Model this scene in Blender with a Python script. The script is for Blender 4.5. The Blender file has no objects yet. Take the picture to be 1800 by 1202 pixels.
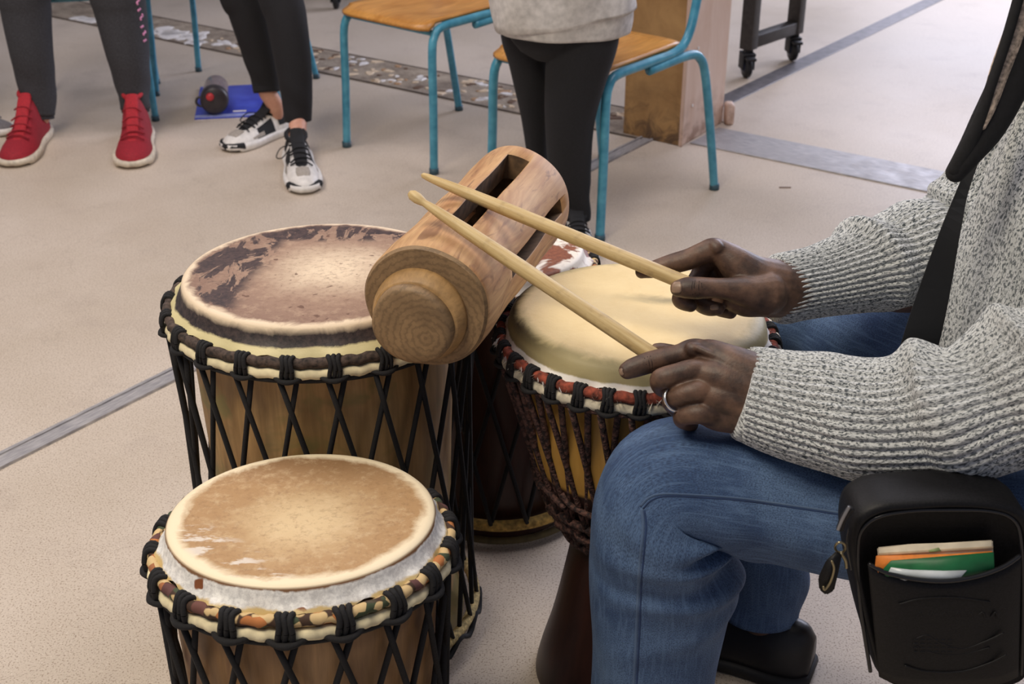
import bpy, bmesh, math, random
import numpy as np
from mathutils import Vector, Matrix, Euler
from mathutils.bvhtree import BVHTree
random.seed(7)
scene = bpy.context.scene
PI = math.pi
# ------------------------------------------------------------ camera
CAM_H, PITCH, FPX = 1.26, math.radians(27), 2200.0
cd = bpy.data.cameras.new('camera'); cam = bpy.data.objects.new('camera', cd)
scene.collection.objects.link(cam); scene.camera = cam
cam.location = (0, 0, CAM_H); cam.rotation_euler = (math.radians(63), 0, 0)
cd.sensor_width = 36.0; cd.lens = FPX / 1800 * 36.0
cd.clip_start = 0.02; cd.clip_end = 60
cd.dof.use_dof = True; cd.dof.focus_distance = 1.5; cd.dof.aperture_fstop = 11.0
# ------------------------------------------------------------ light
scene.view_settings.view_transform = 'Standard'; scene.view_settings.look = 'None'
scene.view_settings.gamma = 1.0; scene.view_settings.use_curve_mapping = False
scene.view_settings.exposure = 0.06
w = bpy.data.worlds.new('world'); scene.world = w; w.use_nodes = True
w.node_tree.nodes['Background'].inputs[0].default_value = (0.76, 0.80, 1.0, 1)
w.node_tree.nodes['Background'].inputs[1].default_value = 0.22
def area(name, loc, target, sx, sy, power, col):
    l = bpy.data.lights.new(name, 'AREA'); l.shape = 'RECTANGLE'; l.size = sx; l.size_y = sy
    l.energy = power; l.color = col
    o = bpy.data.objects.new(name, l); scene.collection.objects.link(o); o.location = loc
    o.rotation_euler = (Vector(target) - Vector(loc)).to_track_quat('-Z', 'Y').to_euler()
    return o
area('ceiling_panel_light', (-1.0, 0.5, 2.75), (-0.75, 1.2, 0), 1.2, 0.9, 52, (1.0, 0.88, 0.70))
area('ceiling_panel_light', (-1.6, 3.2, 2.75), (-1.4, 3.4, 0), 1.6, 1.2, 36, (1.0, 0.90, 0.88))
area('ceiling_panel_light', (0.9, 2.5, 2.75), (0.7, 2.6, 0), 1.4, 1.0, 26, (0.97, 0.93, 1.0))
area('window_daylight', (3.6, 7.0, 2.0), (0.2, 2.2, 0.2), 3.4, 2.2, 205, (0.80, 0.82, 1.0))

# ------------------------------------------------------------ helpers
SN, CS = math.sin(PITCH), math.cos(PITCH)
def ray(px, py):
    u = (601 - py) / FPX
    return Vector(((px - 900) / FPX, CS + u * SN, -SN + u * CS))
def PZ(px, py, z): return Vector((0, 0, CAM_H)) + ray(px, py) * z      # point at optical depth z
def PH(px, py, h):
    r = ray(px, py); return Vector((0, 0, CAM_H)) + r * ((h - CAM_H) / r.z)
def PY(px, py, Y):
    r = ray(px, py); return Vector((0, 0, CAM_H)) + r * (Y / r.y)
def depth(v): return v.y * CS - (v.z - CAM_H) * SN

def link(o, parent=None):
    scene.collection.objects.link(o)
    if parent is not None: o.parent = parent
    return o
def smooth(me, on=True):
    me.polygons.foreach_set('use_smooth', [on] * len(me.polygons))
def mk(name, me, mat, parent=None, kind=None, label=None):
    if mat is not None and not len(me.materials):
        me.materials.append(mat)
    o = link(bpy.data.objects.new(name, me), parent)
    if kind: o['kind'] = kind
    if label: o['label'] = label
    return o
def thing(name, label, cat, loc=(0, 0, 0), rz=0, group=None):
    o = link(bpy.data.objects.new(name, None)); o.location = loc; o.rotation_euler = (0, 0, rz)
    o.empty_display_size = 0.05
    tag(o, label, cat, group); return o
def tag(o, label, cat, group=None):
    o['label'] = label; o['category'] = cat
    if group: o['group'] = group
    return o
def pyd(name, v, f, sm=True):
    me = bpy.data.meshes.new(name); me.from_pydata([tuple(p) for p in v], [], f); me.update()
    smooth(me, sm); return me
def xf(me, M):
    me.transform(M); me.update(); return me
def joinm(name, meshes):
    V = []; F = []; n = 0; SMt = []
    for m in meshes:
        V += [tuple(v.co) for v in m.vertices]
        F += [tuple(i + n for i in p.vertices) for p in m.polygons]
        SMt += [p.use_smooth for p in m.polygons]
        n += len(m.vertices)
    me = bpy.data.meshes.new(name); me.from_pydata(V, [], F); me.update()
    me.polygons.foreach_set('use_smooth', SMt); return me
def boxm(sx, sy, sz, c=(0, 0, 0), bev=0.0, seg=2):
    bm = bmesh.new(); bmesh.ops.create_cube(bm, size=1)
    bmesh.ops.scale(bm, vec=(sx, sy, sz), verts=bm.verts)
    if bev: bmesh.ops.bevel(bm, geom=bm.edges[:], offset=bev, segments=seg, affect='EDGES', profile=0.5)
    bmesh.ops.translate(bm, vec=c, verts=bm.verts)
    me = bpy.data.meshes.new('box'); bm.to_mesh(me); bm.free(); smooth(me, bool(bev) and seg > 1); return me
def lathe(prof, seg=96, disp=None, close=True):
    """prof: list of (r, z); disp(i, theta) -> (dr, dz)"""
    V = []; F = []; n = len(prof)
    for j in range(seg):
        t = 2 * PI * j / seg
        for i, (r, z) in enumerate(prof):
            dr, dz = disp(i, t) if disp else (0, 0)
            V.append(((r + dr) * math.cos(t), (r + dr) * math.sin(t), z + dz))
    for j in range(seg):
        a = j * n; b = ((j + 1) % seg) * n
        for i in range(n - 1): F.append((a + i, b + i, b + i + 1, a + i + 1))
    me = bpy.data.meshes.new('lathe'); me.from_pydata(V, [], F); me.update()
    bm = bmesh.new(); bm.from_mesh(me); bmesh.ops.remove_doubles(bm, verts=bm.verts, dist=1e-6)
    bmesh.ops.recalc_face_normals(bm, faces=bm.faces); bm.to_mesh(me); bm.free(); smooth(me); return me
def crom(P, n):
    """Catmull-Rom through rows of P (array k x d), n samples"""
    P = np.array(P, float); k = len(P)
    if k == 2: 
        t = np.linspace(0, 1, n)[:, None]; return P[0] * (1 - t) + P[1] * t
    E = np.vstack([2 * P[0] - P[1], P, 2 * P[-1] - P[-2]])
    out = []
    for s in np.linspace(0, k - 1, n):
        i = min(int(s), k - 2); t = s - i
        a, b, c, d = E[i], E[i + 1], E[i + 2], E[i + 3]
        out.append(.5 * (2 * b + (c - a) * t + (2 * a - 5 * b + 4 * c - d) * t * t + (3 * b - a - 3 * c + d) * t ** 3))
    return np.array(out)
def sweep(pts, nu=24, nv=40, disp=None, cap=True, up=(0, 0, 1), straight=False, uvm=True, roundcap=False):
    """pts rows: x,y,z,ra,rb  (ra along 'up'-ish axis, rb sideways). disp(theta array, s, v) -> outward offset"""
    P = np.array([list(p) + ([p[3]] if len(p) == 4 else []) for p in pts], float)
    if straight:
        L = np.concatenate([[0], np.cumsum(np.linalg.norm(np.diff(P[:, :3], axis=0), axis=1))])
        q = np.linspace(0, L[-1], nv); C = np.stack([np.interp(q, L, P[:, i]) for i in range(5)], 1)
    else:
        C = crom(P, max(nv, 60)); L = np.concatenate([[0], np.cumsum(np.linalg.norm(np.diff(C[:, :3], axis=0), axis=1))])
        q = np.linspace(0, L[-1], nv); C = np.stack([np.interp(q, L, C[:, i]) for i in range(5)], 1)
    c = C[:, :3]; L = np.concatenate([[0], np.cumsum(np.linalg.norm(np.diff(c, axis=0), axis=1))])
    T = np.gradient(c, axis=0); T /= np.linalg.norm(T, axis=1)[:, None] + 1e-12
    U = np.array(up, float)
    a = U - T[0] * (U @ T[0])
    if np.linalg.norm(a) < 1e-4: a = np.array((1., 0, 0)) - T[0] * T[0][0]
    th = np.linspace(0, 2 * PI, nu, endpoint=False)
    V = []
    for i in range(nv):
        a = a - T[i] * (a @ T[i]); a /= np.linalg.norm(a); b = np.cross(T[i], a)
        ra, rb = C[i, 3], C[i, 4]
        d = np.zeros(nu) if disp is None else disp(th, L[i], L[i] / L[-1])
        V.append(c[i] + np.outer((ra + d) * np.cos(th), a) + np.outer((rb + d) * np.sin(th), b))
    if roundcap:
        def capring(ci, sgn):
            out = []
            r0 = min(C[ci, 3], C[ci, 4])
            for k in (0.35, 0.65, 0.87):
                s = math.sqrt(1 - k * k)
                out.append(c[ci] + T[ci] * sgn * r0 * k + (V0[ci] - c[ci]) * s)
            return out
        V0 = list(V)
        pre = capring(0, -1)[::-1]; post = capring(nv - 1, 1)
        tip0 = c[0] - T[0] * min(C[0, 3], C[0, 4]); tip1 = c[-1] + T[-1] * min(C[-1, 3], C[-1, 4])
        V = pre + V + post
    m = len(V)
    vs = np.concatenate(V); F = []; uv = []
    circ = 2 * PI * float(np.mean(C[:, 3:])) if uvm else 1.0
    for i in range(m - 1):
        li = L[min(max(i, 0), nv - 1)]; lj = L[min(i + 1, nv - 1)]
        for j in range(nu):
            k = (j + 1) % nu
            F.append((i * nu + j, i * nu + k, (i + 1) * nu + k, (i + 1) * nu + j))
            uv += [j / nu * circ, li, (j + 1) / nu * circ, li, (j + 1) / nu * circ, lj, j / nu * circ, lj]
    vs = vs.tolist()
    if cap:
        n = len(vs)
        if roundcap: vs += [tip0.tolist(), tip1.tolist()]
        else: vs += [c[0].tolist(), c[-1].tolist()]
        for j in range(nu):
            k = (j + 1) % nu
            F.append((n, k, j)); F.append((n + 1, (m - 1) * nu + j, (m - 1) * nu + k))
            uv += [0, 0] * 6
    me = bpy.data.meshes.new('sweep'); me.from_pydata(vs, [], F); me.update()
    ul = me.uv_layers.new(name='UVMap'); ul.data.foreach_set('uv', uv); smooth(me)
    return me
def tube(pts, r, nu=10, nv=None, straight=False, roundcap=False):
    return sweep([tuple(p) + ((r,) if not hasattr(r, '__len__') else (r[i],)) for i, p in enumerate(pts)], nu, nv or max(2, len(pts) * (1 if straight else 6)), straight=straight, roundcap=roundcap, uvm=False)
def torus(R, r, z=0, seg=96, ms=12, rz=None, disp=None):
    rz = rz or r
    prof = [(R + r * math.cos(a), z + rz * math.sin(a)) for a in np.linspace(0, 2 * PI, ms + 1)]
    return lathe(prof, seg, disp)
def remesh(name, meshes, voxel, it=6, fac=0.5, dec=None):
    me = joinm(name, meshes); o = link(bpy.data.objects.new(name, me))
    m = o.modifiers.new('r', 'REMESH'); m.mode = 'VOXEL'; m.voxel_size = voxel; m.use_smooth_shade = True
    s = o.modifiers.new('s', 'SMOOTH'); s.iterations = it; s.factor = fac
    if dec:
        d = o.modifiers.new('d', 'DECIMATE'); d.ratio = dec
    dg = bpy.context.evaluated_depsgraph_get()
    out = bpy.data.meshes.new_from_object(o.evaluated_get(dg)); bpy.data.objects.remove(o)
    smooth(out); out.materials.clear(); return out
def pc(pts, nu=20):
    """limb chain from rows (px, py, depth, radius px)"""
    out = []
    for p in pts:
        v = PZ(p[0], p[1], p[2]); out.append((v.x, v.y, v.z, p[3] * p[2] / FPX))
    return sweep(out, nu, max(12, 7 * len(pts)), roundcap=True, uvm=False)
def wc(pts, nu=20): return sweep(pts, nu, max(12, 7 * len(pts)), roundcap=True, uvm=False)

# ------------------------------------------------------------ materials
def srgb(r, g, b):
    f = lambda c: (c / 255 / 12.92) if c / 255 <= 0.04045 else ((c / 255 + 0.055) / 1.055) ** 2.4
    return (f(r), f(g), f(b), 1)
class Mat:
    def __init__(s, name, rough=0.6, col=None, **kw):
        s.m = bpy.data.materials.new(name); s.m.use_nodes = True; s.t = s.m.node_tree
        s.p = s.t.nodes['Principled BSDF']; s.p.inputs['Roughness'].default_value = rough
        if col: s.p.inputs['Base Color'].default_value = srgb(*col)
        for k, v in kw.items(): s.p.inputs[k.replace('_', ' ')].default_value = v
    def put(s, inp, v):
        if isinstance(v, bpy.types.NodeSocket): s.t.links.new(v, inp)
        elif v is not None:
            if isinstance(v, (tuple, list)) and len(v) == 3 and inp.type == 'RGBA': v = srgb(*v)
            inp.default_value = v
    def node(s, t, **k):
        n = s.t.nodes.new(t)
        for a, b in k.items(): setattr(n, a, b)
        return n
    def obj(s): return s.node('ShaderNodeTexCoord').outputs['Object']
    def uv(s): return s.node('ShaderNodeTexCoord').outputs['UV']
    def mapv(s, v, sc=(1, 1, 1), rot=(0, 0, 0), loc=(0, 0, 0)):
        n = s.node('ShaderNodeMapping'); s.put(n.inputs[0], v); n.inputs[1].default_value = loc
        n.inputs[2].default_value = rot; n.inputs[3].default_value = sc; return n.outputs[0]
    def noise(s, v, scale=5, det=3, rough=0.5, dist=0):
        n = s.node('ShaderNodeTexNoise'); s.put(n.inputs['Vector'], v); n.inputs['Scale'].default_value = scale
        n.inputs['Detail'].default_value = det; n.inputs['Roughness'].default_value = rough; n.inputs['Distortion'].default_value = dist
        return n.outputs[0]
    def voro(s, v, scale=5, out='Distance'):
        n = s.node('ShaderNodeTexVoronoi'); s.put(n.inputs['Vector'], v); n.inputs['Scale'].default_value = scale
        return n.outputs[out]
    def wave(s, v, scale=5, dist=2, det=2, typ='RINGS', dirn='Z', dsc=1.0):
        n = s.node('ShaderNodeTexWave', wave_type=typ)
        if typ == 'RINGS': n.rings_direction = dirn
        else: n.bands_direction = dirn
        s.put(n.inputs['Vector'], v); n.inputs['Scale'].default_value = scale; n.inputs['Distortion'].default_value = dist
        n.inputs['Detail'].default_value = det; n.inputs['Detail Scale'].default_value = dsc; return n.outputs['Fac']
    def mp(s, v, a, b, c=0, d=1, sm=False):
        n = s.node('ShaderNodeMapRange', interpolation_type='SMOOTHSTEP' if sm else 'LINEAR'); s.put(n.inputs[0], v)
        for i, x in enumerate((a, b, c, d)): s.put(n.inputs[i + 1], x)
        return n.outputs[0]
    def ma(s, op, a, b=None, c=None):
        n = s.node('ShaderNodeMath', operation=op); s.put(n.inputs[0], a)
        if b is not None: s.put(n.inputs[1], b)
        if c is not None: s.put(n.inputs[2], c)
        return n.outputs[0]
    def mix(s, f, a, b, bt='MIX'):
        n = s.node('ShaderNodeMix', data_type='RGBA', blend_type=bt); s.put(n.inputs[0], f); s.put(n.inputs[6], a); s.put(n.inputs[7], b)
        return n.outputs[2]
    def sep(s, v):
        n = s.node('ShaderNodeSeparateXYZ'); s.put(n.inputs[0], v); return n.outputs
    def radius(s, xyz): return s.ma('SQRT', s.ma('ADD', s.ma('MULTIPLY', xyz[0], xyz[0]), s.ma('MULTIPLY', xyz[1], xyz[1])))
    def col(s, v): s.put(s.p.inputs['Base Color'], v); return s
    def rough(s, v): s.put(s.p.inputs['Roughness'], v); return s
    def bump(s, h, strength=0.3, dist=0.001):
        n = s.node('ShaderNodeBump'); s.put(n.inputs['Height'], h); n.inputs['Strength'].default_value = strength
        n.inputs['Distance'].default_value = dist; s.t.links.new(n.outputs[0], s.p.inputs['Normal']); return s
def plain(name, col, rough=0.6, nz=0, sc=60, var=0.15, **kw):
    m = Mat(name, rough, **kw)
    v = m.obj(); f = m.noise(v, sc, 3)
    dk = tuple(c * (1 - var) for c in col); lt = tuple(min(255, c * (1 + var * .6)) for c in col)
    m.col(m.mix(m.mp(f, .3, .7), dk, lt))
    if nz: m.bump(f, nz, 0.001)
    return m.m
def wood(name, dark, light, axis=2, sc=30, stretch=.06, rough=.55, mottled=None):
    m = Mat(name, rough); v = m.obj(); s = [1, 1, 1]; s[axis] = stretch
    g = m.noise(m.mapv(v, tuple(s)), sc * 5, 5, .65, .4); b = m.noise(m.mapv(v, tuple(min(1, x * 5) for x in s)), sc * .45, 3, .6, 1.2)
    c = m.mix(m.mp(b, .35, .65), dark, light)
    c = m.mix(m.mp(g, .35, .7), m.mix(0.45, c, tuple(x * .62 for x in dark)), c)
    if mottled: c = m.mix(m.mp(m.noise(v, 9, 3, .6, 1.0), .52, .66), c, mottled)
    m.col(c); m.bump(g, .25, .0008); return m.m
# ------------------------------------------------------------ setting
AX = Vector((0.582, 0.813, 0)); BX = Vector((0.813, -0.582, 0))      # directions of the floor joints
ANG = math.atan2(AX.y, AX.x)
fm = Mat('floor_terrazzo', 0.42)
v = fm.obj()
big = fm.noise(v, 1.3, 4, .6); mid = fm.noise(v, 7, 4, .6); fine = fm.noise(v, 330, 2, .6)
c = fm.mix(fm.mp(big, .35, .65), (194, 180, 162), (208, 195, 180))
c = fm.mix(fm.mp(mid, .55, .75, 0, .5), c, (180, 166, 152))
c = fm.mix(fm.mp(fine, .55, .64, 0, .7), c, (120, 96, 72))
c = fm.mix(fm.mp(fm.noise(v, 210, 2, .5), .62, .7, 0, .4), c, (228, 218, 205))
crack = fm.ma('ABSOLUTE', fm.ma('SUBTRACT', fm.noise(v, .9, 5, .6), .5))
c = fm.mix(fm.mp(crack, .0, .003, .09, 0), c, (95, 82, 74))
fm.col(c); fm.rough(fm.mp(big, .3, .7, .45, .6)); fm.bump(fine, .12, .0006)
me = boxm(13, 13, .1, (0, 0, -.05)); fl = mk('floor', me, fm.m, kind='structure'); fl.location = (0.5, 4.5, 0)
fl['label'] = 'pale beige speckled terrazzo floor'

steel = Mat('worn_steel', .35, (128, 126, 124), Metallic=.35)
steel.rough(steel.mp(steel.noise(steel.obj(), 14, 5, .7), .3, .7, .45, .65)); steel.col(steel.mix(steel.mp(steel.noise(steel.mapv(steel.obj(), (1, 12, 1)), 30, 4), .4, .7), (150, 148, 150), (192, 188, 186)))
dsteel = plain('dull_strip_metal', (108, 104, 106), .5, sc=30, Metallic=.4)
def strip(name, p0, p1, w, h, mat, lbl, bev=.0015):
    p0 = Vector(p0); p1 = Vector(p1); d = p1 - p0
    o = mk(name, boxm(d.length, w, h, (0, 0, h / 2), bev, 1), mat, kind='structure', label=lbl)
    o.location = (p0 + p1) / 2; o.rotation_euler = (0, 0, math.atan2(d.y, d.x)); return o
S0 = Vector((-0.722, 2.305, 0))
L0 = S0 + AX * -3.2; L1 = S0 + AX * 2.18
t1 = strip('trim_1', L0, L1, .036, .003, steel.m, 'bright worn metal strip set in the floor on the left')
g = boxm((L1 - L0).length, .008, .006, (0, 0, .003)); 
for s in (-1, 1):
    e = mk('edge_rail', g, steel.m, t1); e.location = (0, s * .020, 0)
strip('trim_2', L1 + AX * .0, Vector((2.04, 6.073, 0)) + AX * 1.6, .075, .003, dsteel, 'dark grey metal strip running into the back of the room')
# cross joint: steel plate right of the pillar, worn aggregate left of it
plate = strip('trim_3', Vector((.63, 3.96, 0)), Vector((.63, 3.96, 0)) + BX * 2.4, .20, .004, steel.m, 'brushed steel cover plate in the floor right of the pillar')
agg = Mat('worn_aggregate', .8)
v = agg.obj(); c = agg.mix(agg.mp(agg.noise(v, 9, 5, .7), .35, .65), (118, 104, 90), (172, 158, 140))
c = agg.mix(agg.mp(agg.voro(v, 60), .0, .3, .6, 0), c, (90, 78, 66)); agg.col(c); agg.bump(agg.noise(v, 70, 4), .8, .004)
bw = .27
A0 = Vector((.50, 4.03, 0)); A1 = A0 - BX * 4.6
band = strip('trim_4', A0, A1, bw, .003, agg.m, 'worn rough aggregate joint across the floor behind the chairs')
joint = plain('joint_dark', (88, 76, 66), .9)
for s in (-1, 1):
    e = mk('joint_line', boxm(4.6, .008, .0045, (0, 0, .002)), joint, band); e.location = (0, s * bw / 2, 0)
chipmats = [plain('chip_white', (235, 230, 226), .5), plain('chip_cream', (222, 200, 170), .6), plain('chip_tan', (176, 140, 104), .6), plain('chip_brown', (104, 78, 58), .7)]
chips = []
for k in range(8):
    n = random.randint(6, 9); r = [random.uniform(.6, 1.15) for _ in range(n)]
    vv = [(r[i] * math.cos(2 * PI * i / n), r[i] * .7 * math.sin(2 * PI * i / n), 0) for i in range(n)] + [(r[i] * .85 * math.cos(2 * PI * i / n), r[i] * .6 * math.sin(2 * PI * i / n), .2) for i in range(n)]
    ff = [(i, (i + 1) % n, n + (i + 1) % n, n + i) for i in range(n)] + [tuple(range(n, 2 * n))]
    for mi in range(4):
        m_ = pyd('chip', vv, ff, False); m_.materials.append(chipmats[mi]); chips.append((k, mi, m_))
def chip(x, y, s, mi, rz=None):
    m_ = random.choice([c_[2] for c_ in chips if c_[1] == mi])
    o = mk('stone_chip', m_, None, band); o.location = (x, y, .003); o.scale = (s, s, .014); o.rotation_euler = (0, 0, random.uniform(0, 6) if rz is None else rz)
random.seed(11)
# band's local x runs from A0 side (negative? set by strip rotation) ; measure along with t metres from pillar
bd = Vector((math.cos(band.rotation_euler.z), math.sin(band.rotation_euler.z), 0)); bc = band.location
bn = Vector((-bd.y, bd.x, 0))
def bandxy(p): q = Vector(p) - bc; return q.dot(bd), q.dot(bn)
for k in range(190):
    px = random.triangular(590, 800, 640) if k < 130 else random.uniform(800, 900)
    q = PH(px, 0, 0)
    t = random.uniform(.55, 2.15) if k < 150 else random.uniform(.1, .6)
    lx, ly = bandxy(A0 - BX * t); ly = random.uniform(-.11, .11)
    chip(lx, ly, random.choice((.012, .016, .022, .03)), random.choices((0, 1, 2, 3), (4, 4, 2, 3))[0])
for k in range(46):                                  # big loose white plaster flakes to the left
    t = random.uniform(2.05, 2.95); lx, ly = bandxy(A0 - BX * t)
    chip(lx, random.uniform(-.04, .12), random.choice((.03, .045, .06)), 0)
# pillar
tanw = Mat('pillar_tan', .6); v = tanw.obj(); c = tanw.mix(tanw.mp(tanw.noise(v, 7, 5, .65, .5), .35, .7), (150, 112, 66), (186, 146, 92))
z = tanw.sep(v)[2]; c = tanw.mix(tanw.ma('MULTIPLY', tanw.mp(z, 0, .2, 1, 0), tanw.mp(tanw.noise(v, 16, 5, .7, 1), .42, .6)), c, (86, 64, 44)); tanw.col(c)
pk = Mat('pillar_pale', .55); v = pk.obj(); c = pk.mix(pk.mp(pk.noise(pk.mapv(v, (1, 1, .3)), 9, 5, .65, .5), .35, .7), (214, 182, 160), (232, 208, 192))
z = pk.sep(v)[2]; c = pk.mix(pk.ma('MULTIPLY', pk.mp(z, 0, .15, .8, 0), pk.mp(pk.noise(v, 20, 5), .45, .6)), c, (150, 110, 84)); pk.col(c)
pil = thing('pillar', 'square boxed-in pillar of tan and pale panels behind the right blue chair', 'pillar', (.54, 3.846, 0))
def board(a, b, h, th, mat, name, z0=0):
    a = Vector(a); b = Vector(b); d = b - a
    o = mk(name, boxm(d.length, th, h, (d.length / 2, th / 2, h / 2 + z0), .003, 1), mat, pil); o.location = a; o.rotation_euler = (0, 0, math.atan2(d.y, d.x)); return o
e1 = Vector((-.175, .137, 0)); e2 = Vector((.172, .263, 0))
board((0, 0, 0), e2, 2.8, .012, pk.m, 'side_panel')
board(e1, (0, 0, 0), 2.8, .012, tanw.m, 'side_panel')
board(e1 + e2, e1, 2.8, .012, tanw.m, 'side_panel')
board(e2, e1 + e2, 2.8, .012, pk.m, 'side_panel')
mk('corner_bead', xf(boxm(.008, .008, 2.8, (0, 0, 1.4), .002), Matrix.Rotation(.9, 4, 'Z')), pk.m, pil)
foot = mk('corner_block', boxm(.03, .06, .07, (.19, .255, .035), .008), pk.m, pil)
for (a_, z_) in ((.35, .62), (.3, .45), (.55, .2), (.2, .12), (.75, .5), (.25, .3)):
    o = mk('screw_head', boxm(.009, .003, .009, (0, 0, 0), .001), chipmats[0], pil); o.location = e2 * a_ + Vector((.001, -.0015, z_)); o.rotation_euler = (0, 0, math.atan2(e2.y, e2.x))
# wall behind and to the right of the group, out of the frame
wallm = plain('wall_paint', (208, 204, 200), .8, sc=3, var=.04)
mk('wall_left', boxm(.1, 13, 3, (-5.05, 4.5, 1.5)), wallm, kind='structure')
mk('wall_back', boxm(13, .1, 3, (.5, 11.0, 1.5)), wallm, kind='structure')
mk('wall_right', boxm(.1, 13, 3, (7.05, 4.5, 1.5)), wallm, kind='structure')

# ------------------------------------------------------------ chairs
teal = Mat('blue_enamel', .3); v = teal.obj(); teal.col(teal.mix(teal.mp(teal.noise(v, 30, 4), .35, .7), (58, 132, 158), (86, 160, 184)))
teal = teal.m
ply = wood('orange_plywood', (196, 132, 56), (226, 164, 84), 1, 22, .08, .35)
capm = plain('foot_cap', (52, 80, 92), .5)
def chair(x, y, rz, label, first=[None]):
    t = thing('school_chair', label, 'chair', (x, y, 0), rz, 'blue tube school chairs')
    if first[0] is None:
        r = .0125; D = {}
        def side(s):
            return tube([(s * .195, 0, .006), (s * .192, .008, .2), (s * .19, .012, .36), (s * .187, .025, .405), (s * .185, .06, .428), (s * .183, .2, .432), (s * .18, .33, .436), (s * .178, .385, .47), (s * .175, .42, .56), (s * .172, .45, .7), (s * .17, .46, .80)], r, 12, 70)
        def rear(s):
            return tube([(s * .205, .53, .006), (s * .20, .49, .2), (s * .195, .455, .35), (s * .192, .43, .40), (s * .187, .38, .418), (s * .184, .2, .411)], r, 12, 50)
        D['list'] = []
        for s in (-1, 1):
            D['list'] += [('side_frame', side(s), teal), ('leg', rear(s), teal)]
            D['list'] += [('foot_cap', lathe([(0, 0), (.0145, 0), (.0145, .018), (0, .018)], 14), capm, (s * .195, 0, 0)), ('foot_cap', lathe([(0, 0), (.0145, 0), (.0145, .018), (0, .018)], 14), capm, (s * .205, .53, 0))]
        D['list'].append(('crossbar', tube([(-.188, .035, .412), (.188, .035, .412)], .009, 10), teal))
        D['list'].append(('crossbar', tube([(-.185, .33, .42), (.185, .33, .42)], .009, 10), teal))
        # seat: gently dished ply sheet
        V = []; F = []; nx, ny = 17, 17
        for top in (1, 0):
            for j in range(ny):
                for i in range(nx):
                    u = i / (nx - 1) * 2 - 1; q = j / (ny - 1)
                    wd = .185 - .02 * q; yy = -.015 + .40 * q
                    k = abs(u) ** 8
                    yy2 = yy + (.02 * k if q < .1 else (-.02 * k if q > .9 else 0))
                    zz = .452 - .012 * math.sin(PI * q) * (1 - u * u) - (.018 * (1 - q / .18) ** 2 if q < .18 else 0)
                    V.append((u * wd, yy2, zz + (0 if top else -.010)))
        n = nx * ny
        for j in range(ny - 1):
            for i in range(nx - 1):
                a = j * nx + i
                F.append((a, a + 1, a + nx + 1, a + nx)); F.append((n + a, n + a + nx, n + a + nx + 1, n + a + 1))
        for i in range(nx - 1):
            F.append((i, n + i, n + i + 1, i + 1)); a = (ny - 1) * nx + i; F.append((a, a + 1, n + a + 1, n + a))
        for j in range(ny - 1):
            a = j * nx; F.append((a, a + nx, n + a + nx, n + a)); a = j * nx + nx - 1; F.append((a, n + a, n + a + nx, a + nx))
        D['list'].append(('seat', pyd('seat', V, F), ply))
        V = []; F = []
        for j in range(6):
            for i in range(15):
                u = i / 14 * 2 - 1; V.append((u * .18, .452 + .035 * (1 - u * u) - .008, .66 + .15 * j / 5)); 
        for j in range(5):
            for i in range(14): a = j * 15 + i; F.append((a, a + 1, a + 16, a + 15))
        bk = pyd('backrest', V, F); bm = bmesh.new(); bm.from_mesh(bk); bmesh.ops.solidify(bm, geom=bm.faces[:], thickness=.009); bm.to_mesh(bk); bm.free(); smooth(bk)
        D['list'].append(('backrest', bk, ply)); first[0] = D
    for it in first[0]['list']:
        o = mk(it[0], it[1], it[2], t)
        if len(it) > 3: o.location = it[3]
    return t
rzc = -math.atan2(.66, .75)
C1_ = Vector((-1.207, 4.128, 0)) - Vector((.967, .255, 0)) * .178
chair(-.381, 3.717, rzc, 'blue tube chair with orange seat, empty, left of the grey-sweatshirt person')
chair(.085, 3.19, rzc, 'blue tube chair with orange seat directly behind the grey-sweatshirt person')
cc_ = chair(C1_.x, C1_.y, .258, 'blue tube chair behind the person in red shoes'); cc_.scale = (.9, .9, 1)
cc_ = chair(-1.245, 4.60, -1.80, 'blue tube chair behind the person in black and white sneakers'); cc_.scale = (.88, .9, 1)

# ------------------------------------------------------------ rolling table frames
dk = plain('dark_frame_metal', (58, 54, 52), .5, Metallic=.3); blk = plain('black_rubber', (24, 24, 27), .6); hubm = plain('caster_hub', (48, 54, 78), .35)
tabtop = plain('table_laminate', (214, 210, 204), .5)
wheel = lathe([(0, -.014), (.034, -.014), (.041, -.010), (.044, 0), (.041, .010), (.034, .014), (0, .014)], 28)
hubw = lathe([(0, -.018), (.020, -.018), (.024, -.012), (.024, .012), (.020, .018), (0, .018)], 20)
fork = joinm('fork', [boxm(.06, .005, .055, (.006, -.021, .062), .002), boxm(.06, .005, .055, (.006, .021, .062), .002), boxm(.066, .048, .010, (.003, 0, .092), .003), boxm(.045, .036, .012, (-.042, 0, .082), .004), boxm(.03, .03, .02, (0, 0, .105))])
def caster(parent, x, y, rz):
    f = mk('caster', fork, blk, parent); f.location = (x, y, 0); f.rotation_euler = (0, 0, rz)
    for nm, m_, mt in (('wheel', wheel, blk), ('hub', hubw, hubm)):
        w_ = mk(nm, m_, mt, f); w_.location = (0, 0, .044); w_.rotation_euler = (PI / 2, 0, 0)
def rolltable(x, y, rz, label, L=1.25, W=.34):
    t = thing('rolling_table', label, 'table', (x, y, 0), rz)
    for xx in (0, L):
        for yy in (0, W):
            caster(t, xx, yy, 2.4 + xx)
            mk('leg', boxm(.052, .045, .60, (xx, yy, .41), .002), dk, t)
        mk('crossbar', boxm(.045, W - .03, .045, (xx, W / 2, .135), .002), dk, t)
        mk('crossbar', boxm(.036, W - .03, .03, (xx, W / 2, .69), .002), dk, t)
    mk('tabletop', boxm(L + .25, W + .3, .025, (L / 2, W / 2, .72), .004), tabtop, t)
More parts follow.
